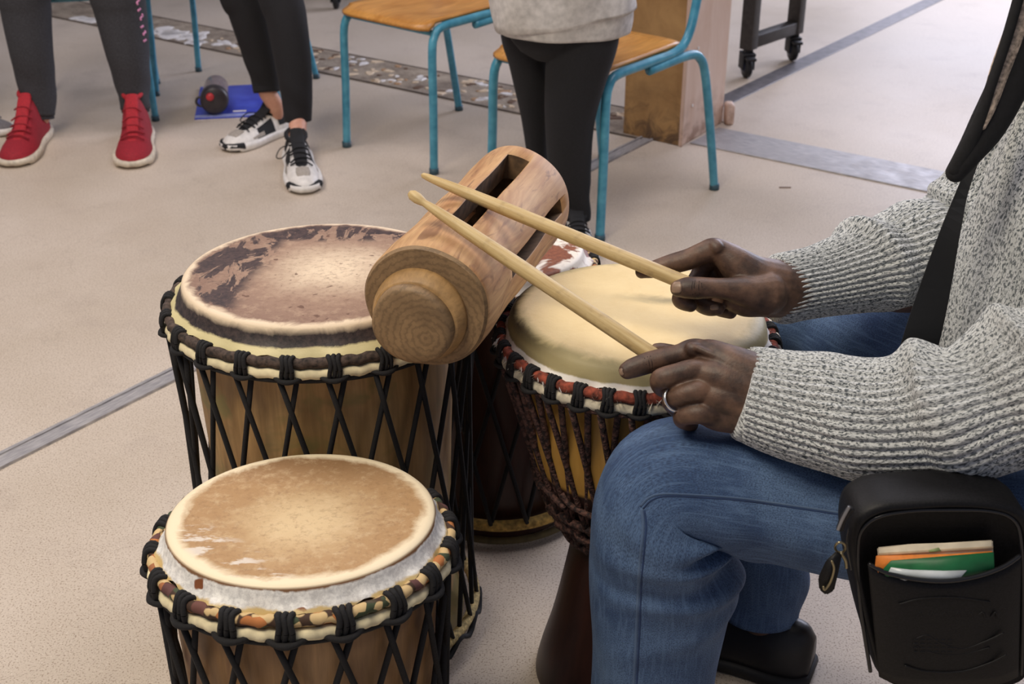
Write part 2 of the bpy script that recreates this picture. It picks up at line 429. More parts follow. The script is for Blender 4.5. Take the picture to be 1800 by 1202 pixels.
rolltable(.885, 4.675, -math.atan2(.66, .75) , 'dark metal rolling table on black casters beside the pillar')
t = thing('rolling_chair', 'office chair base with black caster at the top edge', 'chair', (-.83, 5.85, 0))
for k in range(5):
    a = -PI / 2 + .05 + 2 * PI * k / 5; 
    mk('leg', tube([(0, .33, .11), (.3 * math.cos(a), .33 + .3 * math.sin(a), .085)], (.02, .014), 10), blk, t)
    caster(t, .3 * math.cos(a), .33 + .3 * math.sin(a), a)
mk('column', xf(lathe([(0, .09), (.03, .09), (.025, .3), (.02, .42), (0, .42)], 16), Matrix.Translation((0, .33, 0))), dk, t)
mk('seat', boxm(.46, .44, .07, (0, .33, .46), .03, 4), blk, t)

# ------------------------------------------------------------ folder + bottle
bl = Mat('blue_plastic', .35); v = bl.obj(); c = bl.mix(bl.mp(bl.noise(v, 12, 3), .4, .6), (48, 62, 178), (66, 84, 200))
bl.col(c)
f0 = PH(342, 212, 0); f1 = PH(470, 196, 0); f2 = PH(345, 156, 0); 
fo = thing('document_folder', 'flat blue plastic folder on the floor under the drink bottle', 'folder', (f0.x, f0.y, 0), math.atan2(f1.y - f0.y, f1.x - f0.x))
W_ = .27; D_ = .40; fo.rotation_euler[2] = .17
mk('cover', boxm(W_, D_, .006, (W_ / 2, D_ / 2, .005), .002), bl.m, fo)
mk('sheets', boxm(W_ - .01, D_ - .01, .002, (W_ / 2 - .003, D_ / 2 - .006, .001)), chipmats[0], fo)
mk('white_edge', boxm(W_ - .004, .03, .001, (W_ / 2, .017, .0084)), plain('pale_blue', (150, 160, 215), .4), fo)
mk('sticker', boxm(.045, .014, .001, (.150, .06, .0084)), chipmats[0], fo)
mk('sticker', boxm(.03, .006, .001, (.035, .30, .0084)), chipmats[0], fo)
sm = Mat('smoky_plastic', .15, (146, 132, 138), Alpha=.75)
gb = plain('dark_grey_plastic', (56, 50, 54), .4); rd = plain('red_plastic', (205, 60, 66), .4)
b0 = PH(381, 206, .0); b1 = PH(388, 158, 0); dv = (b1 - b0)
bt_s = 1.12
bt = thing('drink_bottle', 'smoky grey shaker bottle with dark lid lying on the blue folder', 'bottle', (b0.x, b0.y - .01, .009), math.atan2(dv.y, dv.x) - PI / 2)
R_ = .046
def lay(me): return xf(me, Matrix.Translation((0, 0, R_ + .005)) @ Matrix.Rotation(-PI / 2, 4, 'X'))
mk('bottle_body', lay(lathe([(0, .19), (.037, .19), (.041, .182), (.044, .10), (R_, .04), (R_, .03)], 40)), sm.m, bt)
mk('lid', lay(lathe([(0, -.004), (.039, -.004), (.047, .002), (.048, .034), (.045, .036), (.02, .036), (0, .036)], 40)), gb, bt)
mk('flip_cap', lay(xf(lathe([(0, -.014), (.010, -.014), (.013, -.01), (.014, -.002), (0, -.002)], 20), Matrix.Translation((-.012, -.016, 0)))), rd, bt)
mk('carry_loop', lay(xf(torus(.016, .004, 0, 24, 8), Matrix.Translation((-.045, .004, .012)))), gb, bt)
# splinter of wood
sp_ = PH(1380, 329, .002); o = mk('wood_splinter', boxm(.035, .004, .003, (0, 0, .0), .001), plain('splinter_brown', (120, 92, 78)))
o.location = (sp_.x, sp_.y, .0015); tag(o, 'small brown wood splinter lying on the floor right of the chair', 'splinter')
# ------------------------------------------------------------ drums
rope_blk = plain('black_cord', (22, 21, 24), .85, .6, 400)
rb = Mat('braided_brown_cord', .8); v = rb.obj(); c = rb.mix(rb.mp(rb.noise(v, 160, 2), .4, .62), (36, 22, 22), (96, 66, 58)); rb.col(c); rb.bump(rb.noise(v, 220, 2), .9, .004)
rope_brn = rb.m
def skin_mat(kind, H, R):
    m = Mat('drum_skin_' + kind, .55); v = m.obj(); x = m.sep(v); r = m.radius(x); z = x[2]
    nz = m.noise(v, 22, 5, .65, .6); fn = m.noise(v, 140, 4, .7); wob = m.ma('MULTIPLY', m.ma('SUBTRACT', nz, .5), .03)
    rr = m.ma('ADD', r, wob)
    if kind == 'dark':
        sp = m.sep(m.mapv(v, (1, 1, 1), loc=(-.02, .0, 0))); d = m.ma('ADD', m.radius(sp), m.ma('MULTIPLY', wob, 2.2))
        c = m.mix(m.mp(d, .015, .115, 0, 1, True), (222, 202, 174), (156, 128, 108))
        c = m.mix(m.mp(d, .10, .19, 0, 1), c, (132, 104, 88))
        c = m.mix(m.mp(fn, .5, .7, 0, .5), c, (116, 88, 72)); c = m.mix(m.mp(m.noise(v, 60, 5, .75), .5, .7, 0, .5), c, (190, 164, 138))
        c = m.mix(m.mp(m.noise(v, 85, 1, .5), .70, .74, 0, .8), c, (96, 66, 52))
        # remaining dark hair on the far left and back edge
        side = m.ma('ADD', m.ma('MULTIPLY', x[0], -.9), m.ma('ADD', m.ma('MULTIPLY', x[1], .12), wob))
        left = m.mp(side, .060, .085, 0, 1, True)
        back = m.mp(m.ma('ADD', x[1], wob), .100, .118, 0, 1, True)
        reg = m.ma('MAXIMUM', left, back)
        pat = m.mp(m.noise(m.mapv(v, (1, .45, 1), (0, 0, -.8)), 30, 6, .68, .7), .44, .475)
        edge = m.mp(rr, R - .018, R - .010, 1, 0)
        hair = m.ma('MULTIPLY', m.ma('MULTIPLY', reg, pat), edge)
        c = m.mix(hair, c, m.mix(m.mp(fn, .4, .6), (50, 38, 38), (78, 60, 56)))
        c = m.mix(m.mp(rr, R - .014, R - .006), c, (226, 206, 178))
        c = m.mix(m.mp(m.ma('ADD', z, m.ma('MULTIPLY', wob, .4)), H - .004, H - .012), c, m.mix(m.mp(fn, .35, .65), (30, 25, 28), (70, 58, 56)))
        c = m.mix(m.mp(m.ma('ADD', z, m.ma('MULTIPLY', wob, .3)), H - .024, H - .026), c, (216, 204, 156))
    elif kind == 'tan':
        sp = m.sep(m.mapv(v, (1, 1, 1), loc=(-.005, .02, 0))); d = m.ma('ADD', m.radius(sp), m.ma('MULTIPLY', wob, 2.4))
        c = m.mix(m.mp(d, .01, .105, 0, 1, True), (218, 192, 150), (176, 140, 98))
        c = m.mix(m.ma('MULTIPLY', m.mp(x[1], .06, .13), .7), c, (122, 90, 62))
        c = m.mix(m.mp(fn, .5, .72, 0, .5), c, (136, 102, 70)); c = m.mix(m.mp(m.noise(v, 55, 6, .78), .5, .7, 0, .5), c, (222, 198, 160))
        wh = m.ma('MULTIPLY', m.mp(m.noise(m.mapv(v, (.5, 1.6, 1), (0, 0, -.5)), 40, 4, .7), .54, .6, 0, .8), m.mp(m.ma('ADD', x[0], x[1]), -.11, -.14))
        c = m.mix(m.ma('MULTIPLY', wh, m.mp(x[1], -.02, -.035)), c, (226, 218, 208))
        c = m.mix(m.mp(rr, R - .020, R - .010, 0, 1), c, (238, 222, 190))
        c = m.mix(m.mp(z, H - .002, H - .004), c, (122, 88, 58))
        brown = m.mp(m.noise(v, 17, 3, .6), .64, .66)
        c = m.mix(m.mp(m.ma('ADD', z, m.ma('MULTIPLY', wob, .4)), H - .005, H - .007), c, m.mix(brown, m.mix(m.mp(fn, .4, .6), (206, 204, 202), (240, 238, 234)), (128, 74, 40)))
        c = m.mix(m.mp(m.ma('ADD', z, m.ma('MULTIPLY', wob, .5)), H - .0215, H - .024), c, (206, 180, 124))
    elif kind == 'cream':
        c = m.mix(m.mp(nz, .3, .7), (232, 210, 160), (224, 200, 148))
        c = m.mix(m.mp(fn, .6, .8, 0, .2), c, (180, 160, 116))
        ln = m.ma('ADD', m.ma('MULTIPLY', x[1], 1.0), m.ma('MULTIPLY', x[0], .22))
        bandm = m.mp(m.ma('ABSOLUTE', m.ma('SUBTRACT', ln, m.ma('ADD', .032, m.ma('MULTIPLY', wob, 1.0)))), .0, .02, 1, 0, True)
        bandm = m.ma('MULTIPLY', bandm, m.mp(x[0], -.06, .06, .0, 1, True))
        c = m.mix(m.ma('MULTIPLY', bandm, .8), c, (128, 120, 92))
        spk = m.ma('MULTIPLY', m.mp(m.noise(m.mapv(v, (.5, 1.4, 1)), 210, 2, .5), .56, .6), m.ma('MULTIPLY', m.mp(x[0], .06, .11), m.mp(m.ma('ABSOLUTE', m.ma('SUBTRACT', x[1], .02)), .015, .045, 1, 0)))
        c = m.mix(m.ma('MULTIPLY', spk, .8), c, (62, 60, 44))
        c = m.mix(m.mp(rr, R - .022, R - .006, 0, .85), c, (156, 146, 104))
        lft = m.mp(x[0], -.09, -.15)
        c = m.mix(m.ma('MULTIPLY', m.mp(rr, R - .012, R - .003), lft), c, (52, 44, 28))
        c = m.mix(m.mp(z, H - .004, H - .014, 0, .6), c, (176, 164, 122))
        c = m.mix(m.mp(m.ma('ADD', z, m.ma('MULTIPLY', wob, .3)), H - .0215, H - .0235), c, (240, 236, 230))
    else:
        pat = m.mp(m.noise(v, 14, 4, .6, .6), .5, .55)
        c = m.mix(pat, m.mix(m.mp(fn, .3, .7), (110, 58, 34), (150, 88, 56)), (236, 228, 214))
        c = m.mix(m.mp(z, H - .022, H - .026), c, (206, 184, 140))
    m.col(c); m.bump(m.ma('ADD', fn, nz), .3, .0012); return m.m
def patterned():
    m = Mat('printed_cloth', .85); v = m.obj()
    cc = m.node('ShaderNodeTexVoronoi'); m.put(cc.inputs['Vector'], v); cc.inputs['Scale'].default_value = 75
    h = m.sep(cc.outputs['Color'])[0]
    c = m.mix(m.mp(h, .55, .56), (206, 178, 130), (182, 116, 66)); c = m.mix(m.mp(h, .72, .73), c, (96, 62, 60)); c = m.mix(m.mp(h, .88, .89), c, (66, 76, 54))
    c = m.mix(m.mp(cc.outputs['Distance'], .62, .72), c, (66, 46, 34)); m.col(c); return m.m
cloth_prt = patterned()
cloth_brn = plain('brown_cloth_wrap', (70, 58, 52), .9, .8, 160, .5)
cloth_red = plain('red_cloth_wrap', (128, 62, 46), .9, .8, 130, .5)
cloth_crm = plain('cream_cloth_wrap', (224, 212, 176), .9, .5, 60, .12)
cloth_wht = plain('pale_cloth_wrap', (196, 188, 168), .9, .7, 70, .25)
twine = plain('jute_twine', (190, 168, 116), .9, .6, 200, .3)
w_big = wood('drum_shell_tan', (172, 130, 78), (208, 168, 112), 2, 20, .07, .5, (146, 130, 78))
w_small = wood('drum_shell_brown', (146, 108, 68), (194, 152, 104), 2, 20, .07, .5, (104, 70, 46))
w_dark = wood('drum_shell_mahogany', (52, 24, 20), (78, 40, 30), 2, 16, .1, .4)

def knot_mesh(hh, rad, nl=3, gap=.0062, cr=.0034):
    ms = []
    for k in range(nl):
        y = (k - (nl - 1) / 2) * gap
        pts = []
        for a in np.linspace(0, 2 * PI, 15):
            pts.append((rad * math.cos(a), y + .0012 * math.sin(3 * a + k), hh * math.sin(a), cr))
        ms.append(sweep(pts, 7, 26, cap=False, uvm=False, up=(0, 1, 0)))
    w_ = nl * gap / 2 + cr
    pts = [(rad * .2, -w_ * 1.5, -hh * .7, cr), (rad, -w_ * .9, -hh * .8, cr), (rad + cr, 0, -hh * .85, cr * 1.2), (rad, w_ * .9, -hh * .8, cr), (rad * .2, w_ * 1.5, -hh * .7, cr)]
    ms.append(sweep(pts, 7, 20, uvm=False))
    return joinm('knot', ms)
def ring_of(parent, name, me, mat, n, R, z, ph=0, jit=0):
    me.materials.append(mat); rnd = random.Random(n)
    for k in range(n):
        a = ph + 2 * PI * k / n + rnd.uniform(-jit, jit)
        o = link(bpy.data.objects.new(name, me), parent); o.location = (R * math.cos(a), R * math.sin(a), z); o.rotation_euler = (0, 0, a)
def rope_ring(parent, me, mat, n, ph):
    me.materials.append(mat)
    for k in range(n):
        o = link(bpy.data.objects.new('rope', me), parent); o.rotation_euler = (0, 0, ph + 2 * PI * k / n)
def polar(r, a, z): return (r * math.cos(a), r * math.sin(a), z)
def taut(R0, z0, R1, z1, a0, a1, r, mat, nv=10):
    p0 = Vector(polar(R0, a0, z0)); p1 = Vector(polar(R1, a1, z1)); pts = []
    for i in range(nv):
        t = i / (nv - 1); q = p0.lerp(p1, t); pts.append((q.x, q.y, q.z))
    return tube(pts, r, 8, nv, straight=True)
def drum(name, label, pos, H, Rh, Ro, body, n, kind, clothA, clothB, ropem, shell, flap, hz1, hz2, drift=1.5, rr=.004, tilt=(0, 0), ph=0., kn=None, Rb=.2, base=True, zb=.05, fluff=False, cupz=0., soft=.0):
    t = thing(name, label, 'drum', pos); t.rotation_euler = (tilt[0], tilt[1], 0)
    # shell (open-topped, with wall thickness)
    prof = [(r, z) for r, z in body]
    top = prof[-1]
    full = prof + [(max(r_ - .014, .02), z_) for r_, z_ in prof[::-1]]
    me = lathe(full + [prof[0]], 96); mk('shell', me, shell, t)
    rnd = random.Random(n); ph2 = [rnd.uniform(0, 6) for _ in range(4)]
    pf = [(0, H - cupz)]
    for q in (.15, .3, .45, .6, .75, .88): pf.append((Rh * q, H - cupz * (1 - q * q)))
    pf += ([(Rh - .008, H), (Rh - .003, H - .001), (Rh, H - .004), (Rh + .0015, H - .010)] if not soft else [(Rh - .014, H - .0003), (Rh - .009, H - .0015), (Rh - .004, H - .004), (Rh - .0005, H - .008), (Rh + .002, H - .014)])
    pf += [ (Rh + (flap - Rh) * .40, H + (hz1 - H) * .60), (flap - .004, hz1 + .010), (flap, hz1 + .004)]
    m_ = len(pf)
    def dsp(i, a):
        if i >= m_ - 2: 
            k = (i - m_ + 3) * .5
            return (.0015 * math.sin(9 * a + ph2[0]) + .0012 * math.sin(23 * a + ph2[1])) * k, (.0025 * math.sin(13 * a + ph2[2]) + .0018 * math.sin(31 * a + ph2[3])) * k
        return 0, 0
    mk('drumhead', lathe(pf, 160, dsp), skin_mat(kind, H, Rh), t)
    wr = lambda i, a: (.0008 * math.sin(40 * a) + .0006 * math.sin(71 * a), .0009 * math.sin(53 * a))
    mk('hoop', torus(Ro, .0066, hz1, 200, 12, disp=wr), clothA, t)
    mk('lower_hoop', torus(Ro + .0012, .0066, hz2, 200, 12, .0070, disp=wr), clothB, t)
    mk('waist_cord', torus(Ro + .001, .0036, hz2 - .009, 120, 8), rope_blk if ropem is rope_blk else ropem, t)
    zc = (hz1 + hz2) / 2
    ring_of(t, 'knot', knot_mesh((hz1 - hz2) / 2 + .0080, .0088, 3, *(kn or (.0056, .0029))), rope_blk, n, Ro + .001, zc, ph, .01)
    s = 2 * PI / n
    z0 = hz2 - .010
    rope_ring(t, taut(Ro + .003, z0, Rb + .004, zb, -.010 / Ro, drift * s, rr, ropem), ropem, n, ph)
    rope_ring(t, taut(Ro, z0, Rb, zb, .010 / Ro, -drift * s, rr, ropem), ropem, n, ph)
    return t, s
# --- big drum
BD = (-.257, 1.525, 0.005)
prof = [(.170, 0), (.182, .012), (.184, .04), (.172, .08), (.166, .18), (.170, .32), (.176, .45), (.174, .52), (.172, .574)]
t, s = drum('barrel_drum', 'tallest rope-tuned barrel drum with dark-haired skin, behind the small drum', BD, .58, .182, .2035, prof, 22, 'dark', cloth_brn, cloth_crm, rope_blk, w_big, .200, .541, .5265, drift=1.8, ph=.07, tilt=(-.025, 0), Rb=.199, zb=.045, rr=.0036)
mk('base_hoop', torus(.200, .008, .045, 120, 10), twine, t)
mk('base_cord', torus(.207, .0045, .035, 120, 8, disp=lambda i, a: (0, .008 * math.sin(22 * a))), rope_blk, t)
# --- small drum
SD = (-.233, 1.112, .015)
prof = [(.150, 0), (.160, .01), (.162, .04), (.150, .08), (.138, .16), (.142, .26), (.148, .36), (.146, .44)]
t, s = drum('barrel_drum', 'smallest rope-tuned drum in front, golden skin with white hair and printed cloth hoop', SD, .447, .148, .163, prof, 18, 'tan', cloth_prt, cloth_crm, rope_blk, w_small, .160, .416, .4005, drift=1.8, ph=.21, Rb=.162, zb=.045, rr=.0036, kn=(.0064, .0034), tilt=(-.09, 0))
mk('base_hoop', torus(.166, .008, .045, 96, 10), twine, t)
# --- djembe
DJ = (.158, 1.418, .001)
prof = [tuple(q_) for q_ in crom([(.122, 0), (.123, .006), (.116, .04), (.100, .10), (.084, .18), (.076, .235), (.082, .27), (.104, .31), (.128, .36), (.142, .42), (.149, .48), (.152, .574)], 60)]
shell_dj = Mat('djembe_shell', .38); v = shell_dj.obj(); z = shell_dj.sep(v)[2]; g = shell_dj.noise(shell_dj.mapv(v, (1, 1, .1)), 60, 4)
wv = shell_dj.ma('ADD', z, shell_dj.ma('MULTIPLY', shell_dj.noise(v, 6, 2), .05))
c = shell_dj.mix(shell_dj.mp(wv, .395, .402), shell_dj.mix(shell_dj.mp(g, .35, .7), (30, 14, 14), (48, 24, 20)), shell_dj.mix(shell_dj.mp(g, .35, .7), (176, 132, 62), (196, 152, 78)))
shell_dj.col(c); shell_dj.bump(g, .2, .0008)
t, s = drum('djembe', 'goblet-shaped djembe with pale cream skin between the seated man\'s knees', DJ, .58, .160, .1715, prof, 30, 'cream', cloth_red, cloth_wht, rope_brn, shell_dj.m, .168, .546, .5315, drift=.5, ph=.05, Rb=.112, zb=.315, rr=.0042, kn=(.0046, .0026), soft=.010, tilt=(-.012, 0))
mk('waist_ring', torus(.114, .006, .312, 80, 10), rope_brn, t)
# woven net of cord round the lower bowl
for k in range(30):
    a = .05 + s * k
    me = tube([polar(.116, a - s * .5, .315), polar(.108, a, .297), polar(.096, a + s * .3, .272), polar(.088, a - s * .2, .255)], .005, 7, 12)
    mk('net_cord', me, rope_brn, t)
    if k % 2: mk('net_cord', tube([polar(.131, a - s * .6, .345 + .006 * (k % 4)), polar(.130, a, .35), polar(.130, a + s * 1.6, .342)], .004, 7, 10), rope_brn, t)
mk('net_ring', torus(.106, .006, .290, 80, 8, disp=lambda i, a: (.002 * math.sin(30 * a), .004 * math.sin(15 * a))), rope_brn, t)
mk('net_ring', torus(.088, .006, .258, 80, 8), rope_brn, t)
# fringe of fur round the skin's edge
fv = []; ff = []; rnd = random.Random(3)
for k in range(520):
    a = rnd.uniform(0, 2 * PI); L_ = rnd.uniform(.005, .016); r0 = .168; z0 = .5505 + rnd.uniform(-.003, .003); da = rnd.uniform(-.05, .05); out = rnd.uniform(.004, .014)
    p = [Vector(polar(r0, a, z0)), Vector(polar(r0, a + .0022, z0)), Vector(polar(r0 + out, a + da + .001, z0 - L_ * .45)), Vector(polar(r0 + out * 1.2, a + da * 1.7, z0 - L_))]
    n0 = len(fv); fv += p; ff += [(n0, n0 + 1, n0 + 2), (n0, n0 + 2, n0 + 3)]
mk('fur_fringe', pyd('fur', fv, ff), plain('white_fur', (232, 228, 220), .8), t, kind='stuff')
# --- back drum
KD = (-.02, 1.86, 0)
prof = [(.120, 0), (.128, .01), (.130, .05), (.124, .12), (.128, .3), (.132, .4), (.13, .475)]
t, s = drum('barrel_drum', 'dark brown rope-tuned drum with brown and white skin, behind the djembe', KD, .485, .134, .152, prof, 16, 'hide', cloth_prt, cloth_crm, rope_blk, w_dark, .149, .455, .441, drift=1.5, ph=.1, Rb=.150, zb=.05, rr=.0038)
mk('base_hoop', torus(.148, .010, .045, 96, 10), plain('golden_twine', (196, 160, 84), .7, .5, 120, .3), t)
mk('base_cord', torus(.152, .006, .018, 96, 8), plain('olive_cord', (96, 86, 56), .8), t)

# ------------------------------------------------------------ wooden slit block
A = Vector((-.100, 1.300, .642)); B = Vector((.014, 1.672, .644)); ax = (B - A).normalized(); LB = (B - A).length
lw = Mat('log_wood', .62, Specular_IOR_Level=.35); v = lw.obj(); gv = lw.mapv(v, (1, 1, .22))
b_ = lw.noise(gv, 22, 4, .6, 1.6); g_ = lw.noise(lw.mapv(v, (1, 1, .05)), 150, 4, .6)
c = lw.mix(lw.mp(b_, .34, .62), (208, 170, 124), (176, 132, 92)); c = lw.mix(lw.mp(lw.noise(gv, 34, 3, .6, 2.2), .56, .68, 0, .75), c, (122, 88, 66))
c = lw.mix(lw.mp(g_, .4, .7, 0, .35), c, (126, 88, 60)); lw.col(c); lw.bump(g_, .25, .0008)
le = Mat('log_end_grain', .6); v = le.obj(); v2 = le.mapv(v, (1, 1, .4), loc=(.012, .022, 0))
wv = le.wave(v2, 40, 4.5, 3, 'RINGS', 'Z', 5.0); f2_ = le.noise(v, 26, 4, .6)
c = le.mix(le.mp(f2_, .3, .7), (150, 122, 88), (122, 98, 70)); c = le.mix(le.mp(wv, .05, .5, .42, 0), c, (84, 66, 46)); c = le.mix(le.mp(le.noise(v, 120, 3), .4, .7, 0, .3), c, (96, 76, 54)); 
le.col(c); le.bump(le.noise(v, 60, 4), .2, .0008)
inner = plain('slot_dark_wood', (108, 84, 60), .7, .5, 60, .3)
# local frame: z along the axis (0 = near end), y up
yy = Vector((0, 0, 1)); yy = (yy - ax * yy.dot(ax)).normalized(); xx = yy.cross(ax)
M = Matrix((xx, yy, ax)).transposed().to_4x4(); M.translation = A
R0, R1 = .0765, .0755
def sec(n, z, r, lump=.0): return [((r + lump * math.sin(3 * a + z * 9) + lump * .6 * math.sin(5 * a + 1)) * math.cos(a), (r + lump * math.sin(3 * a + z * 9) + lump * .6 * math.sin(5 * a + 1)) * math.sin(a), z) for a in [2 * PI * i / n for i in range(n)]]
def stack(secs, c0, c1):
    n = len(secs[0]); V = [p for q in secs for p in q]; F = []
    for i in range(len(secs) - 1):
        for j in range(n): k = (j + 1) % n; F.append((i * n + j, i * n + k, (i + 1) * n + k, (i + 1) * n + j))
    F.append(tuple(range(n))[::-1]); F.append(tuple(range((len(secs) - 1) * n, len(secs) * n))); return pyd('s', V, F)
rings = [(.0, R0 - .004), (.004, R0 - .001), (.01, R0)] + [(.01 + i * (LB - .035) / 9, R0 + (R1 - R0) * i / 9 + .0012 * math.sin(i * 1.7)) for i in range(1, 10)] + [(LB - .012, R1 - .006), (LB - .003, R1 - .016), (LB, R1 - .028)]
body_me = stack([sec(120, z_, r_, .0012) for z_, r_ in rings], 0, 0)
body_o = link(bpy.data.objects.new('tmp', body_me))
cuts = []
def cutter(me): o = link(bpy.data.objects.new('cut', me)); m_ = body_o.modifiers.new('b', 'BOOLEAN'); m_.operation = 'DIFFERENCE'; m_.solver = 'EXACT'; m_.object = o; cuts.append(o)
cutter(stack([sec(48, .085, .046), sec(48, LB - .045, .044)], 0, 0))
def slot(ang, z0, z1, wdt):
    me = boxm(wdt, .10, z1 - z0, (0, .07, (z0 + z1) / 2)); cutter(xf(me, Matrix.Rotation(ang, 4, 'Z')))
slot(math.radians(11), .080, .325, .031)
slot(math.radians(-84), .10, .315, .022)
slot(math.radians(80), .10, .325, .020)
slot(math.radians(180), .12, .33, .03)
dg = bpy.context.evaluated_depsgraph_get(); body_me = bpy.data.meshes.new_from_object(body_o.evaluated_get(dg)); body_me.materials.clear()
for o in cuts + [body_o]: bpy.data.objects.remove(o)
body_me.materials.append(lw.m); body_me.materials.append(le.m); body_me.materials.append(inner)
for p in body_me.polygons:
    c_ = p.center; r_ = math.hypot(c_.x, c_.y)
    p.use_smooth = r_ > R1 - .003 and .004 < c_.z < LB - .012 and len(p.vertices) < 200
    if c_.z < .0045: p.material_index = 1
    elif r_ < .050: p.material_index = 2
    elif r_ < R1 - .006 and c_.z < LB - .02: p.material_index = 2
blk_t = thing('slit_block', 'log-shaped wooden slit drum lying across the two drums, long slots cut in its side', 'wood block')
blk_t.matrix_world = M
mk('log_body', body_me, None, blk_t)
lit_step = wood('lit_fresh_wood', (168, 132, 86), (196, 156, 104), 2, 30, .3)  # fresh wood tone, kept lighter to paint the lit crescent of the step
mk('turned_step', xf(lathe([(.030, -.016), (.0495, -.018), (.051, -.016), (.057, -.006), (.0585, 0.002), (0.03, .002)], 72, lambda i, a: (.0012 * math.sin(2 * a + i), 0)), Matrix.Translation((.006, -.010, 0))), lit_step, blk_t)
mk('turned_boss', xf(lathe([(0, -.032), (.030, -.0322), (.043, -.031), (.0475, -.0285), (.0485, -.022), (.0485, -.014), (.045, -.010), (.03, -.006), (0, -.006)], 72, lambda i, a: (.001 * math.sin(3 * a + i) if 0 < i < 8 else 0, 0)), Matrix.Translation((.007, -.012, 0))), le.m, blk_t)

# ------------------------------------------------------------ drumsticks
hk = Mat('hickory', .5); v = hk.obj(); g_ = hk.noise(hk.mapv(v, (1, 1, .08)), 260, 4, .6); c = hk.mix(hk.mp(g_, .35, .7), (206, 182, 132), (180, 152, 100)); c = hk.mix(hk.mp(hk.noise(v, 50, 4), .55, .72, 0, .5), c, (134, 108, 72)); hk.col(c); hk.bump(g_, .3, .0006)
def stick(label, tip, grip, extra, prof):
    d = grip - tip; L_ = d.length + extra; d.normalize()
    q = d.to_track_quat('Z', 'Y')
    o = mk('drumstick', lathe([(r, z * L_) for z, r in prof], 20), hk.m); o.location = tip; o.rotation_euler = q.to_euler(); tag(o, label, 'drumstick', 'wooden drumsticks'); return o
S1T, S1G = PZ(741, 307, 1.538), PZ(1180, 487, 1.438)
S2T, S2G = PZ(718, 338, 1.443), PZ(1130, 613, 1.36)
stick('wooden drumstick with a plain pointed tip, held in the far hand', S1T, S1G, .028, [(0, 0), (.0, .0015), (.006, .0034), (.03, .0046), (.10, .0062), (.2, .0076), (.35, .0085), (.97, .0088), (.99, .0075), (1, 0)])
stick('wooden drumstick with a small round bead tip, held in the near ringed hand', S2T, S2G, .060, [(0, 0), (.004, .0035), (.015, .0062), (.035, .0066), (.052, .0052), (.062, .0042), (.075, .0048), (.12, .0062), (.22, .0078), (.38, .0088), (.97, .0090), (.99, .0075), (1, 0)])
# ------------------------------------------------------------ people: shared pieces
def knit_mat(name, light, dark, fleck=1.0, su=640, sv=250):
    m = Mat(name, .95); uv = m.uv()
    a = m.noise(m.mapv(uv, (su, sv, 1)), 1.0, 2, .6, .5); b = m.noise(m.obj(), 9, 2)
    c = m.mix(m.mp(a, .47, .58, 0, fleck), light, dark)
    c = m.mix(m.mp(b, .3, .7, 0, .25), c, tuple(x * .8 for x in light))
    c = m.mix(m.mp(m.noise(m.mapv(uv, (su * 1.5, sv * 1.2, 1), loc=(3, 5, 0)), 1, 1), .6, .66, 0, .5), c, (238, 240, 238))
    m.col(c); m.bump(a, .5, .0015); m.p.inputs['Sheen Weight'].default_value = .15; return m.m
def denim_mat(name, base, lo, hi):
    m = Mat(name, .85); v = m.obj(); uv = m.uv()
    t = m.noise(m.mapv(uv, (900, 500, 1)), 1, 2, .6); b = m.noise(v, 11, 4, .6, .6); s = m.noise(m.mapv(uv, (260, 22, 1)), 1, 3, .6)
    c = m.mix(m.mp(b, .35, .68), base, hi); c = m.mix(m.mp(t, .38, .6, .7, 0), c, lo); c = m.mix(m.mp(s, .48, .72, 0, .55), c, hi)
    m.col(c); m.bump(t, .25, .0006); return m.m
def skin(name, lo, hi, sc=45, rough=.5):
    m = Mat(name, rough); v = m.obj(); a = m.noise(v, sc, 4, .6); f_ = m.noise(v, 420, 3, .6)
    c = m.mix(m.mp(a, .35, .68), lo, hi); m.col(c); m.bump(m.ma('ADD', m.ma('MULTIPLY', a, 1.5), m.ma('MULTIPLY', f_, .6)), .35, .0012)
    m.p.inputs['Subsurface Weight'].default_value = .06; m.p.inputs['Subsurface Radius'].default_value = (.006, .003, .002); return m.m
def head_mesh(c, fd, s=1.0):
    """head at centre c looking along fd (unit, horizontal)"""
    c = Vector(c); f_ = Vector(fd).normalized(); l = Vector((-f_.y, f_.x, 0)); up = Vector((0, 0, 1))
    P = lambda a, b, d: c + (f_ * a + l * b + up * d) * s
    def ell(p, rx, rz, d): 
        q = P(*p); e = P(p[0] + d[0] * .02, p[1] + d[1] * .02, p[2] + d[2] * .02)
        return sweep([(q.x, q.y, q.z, rx * s), (e.x, e.y, e.z, rz * s)], 20, 10, roundcap=True, uvm=False)
    ms = [wc([tuple(P(-.015, 0, .03)) + (.082 * s,), tuple(P(.01, 0, .035)) + (.084 * s,)], 24), wc([tuple(P(.02, 0, -.01)) + (.068 * s,), tuple(P(.035, 0, -.065)) + (.042 * s,)], 24),
          wc([tuple(P(.085, 0, .015)) + (.010 * s,), tuple(P(.105, 0, -.02)) + (.014 * s,)], 12), wc([tuple(P(.095, .016, -.024)) + (.007 * s,), tuple(P(.095, -.016, -.024)) + (.007 * s,)], 10),
          wc([tuple(P(.083, .022, -.052)) + (.006 * s,), tuple(P(.092, 0, -.050)) + (.008 * s,), tuple(P(.083, -.022, -.052)) + (.006 * s,)], 10)]
    for q in (-1, 1):
        ms.append(wc([tuple(P(0, q * .084, .02)) + (.012 * s,), tuple(P(0, q * .084, -.02)) + (.010 * s,)], 10))
        ms.append(wc([tuple(P(.078, q * .015, .04)) + (.008 * s,), tuple(P(.074, q * .045, .04)) + (.008 * s,)], 10))
    return ms
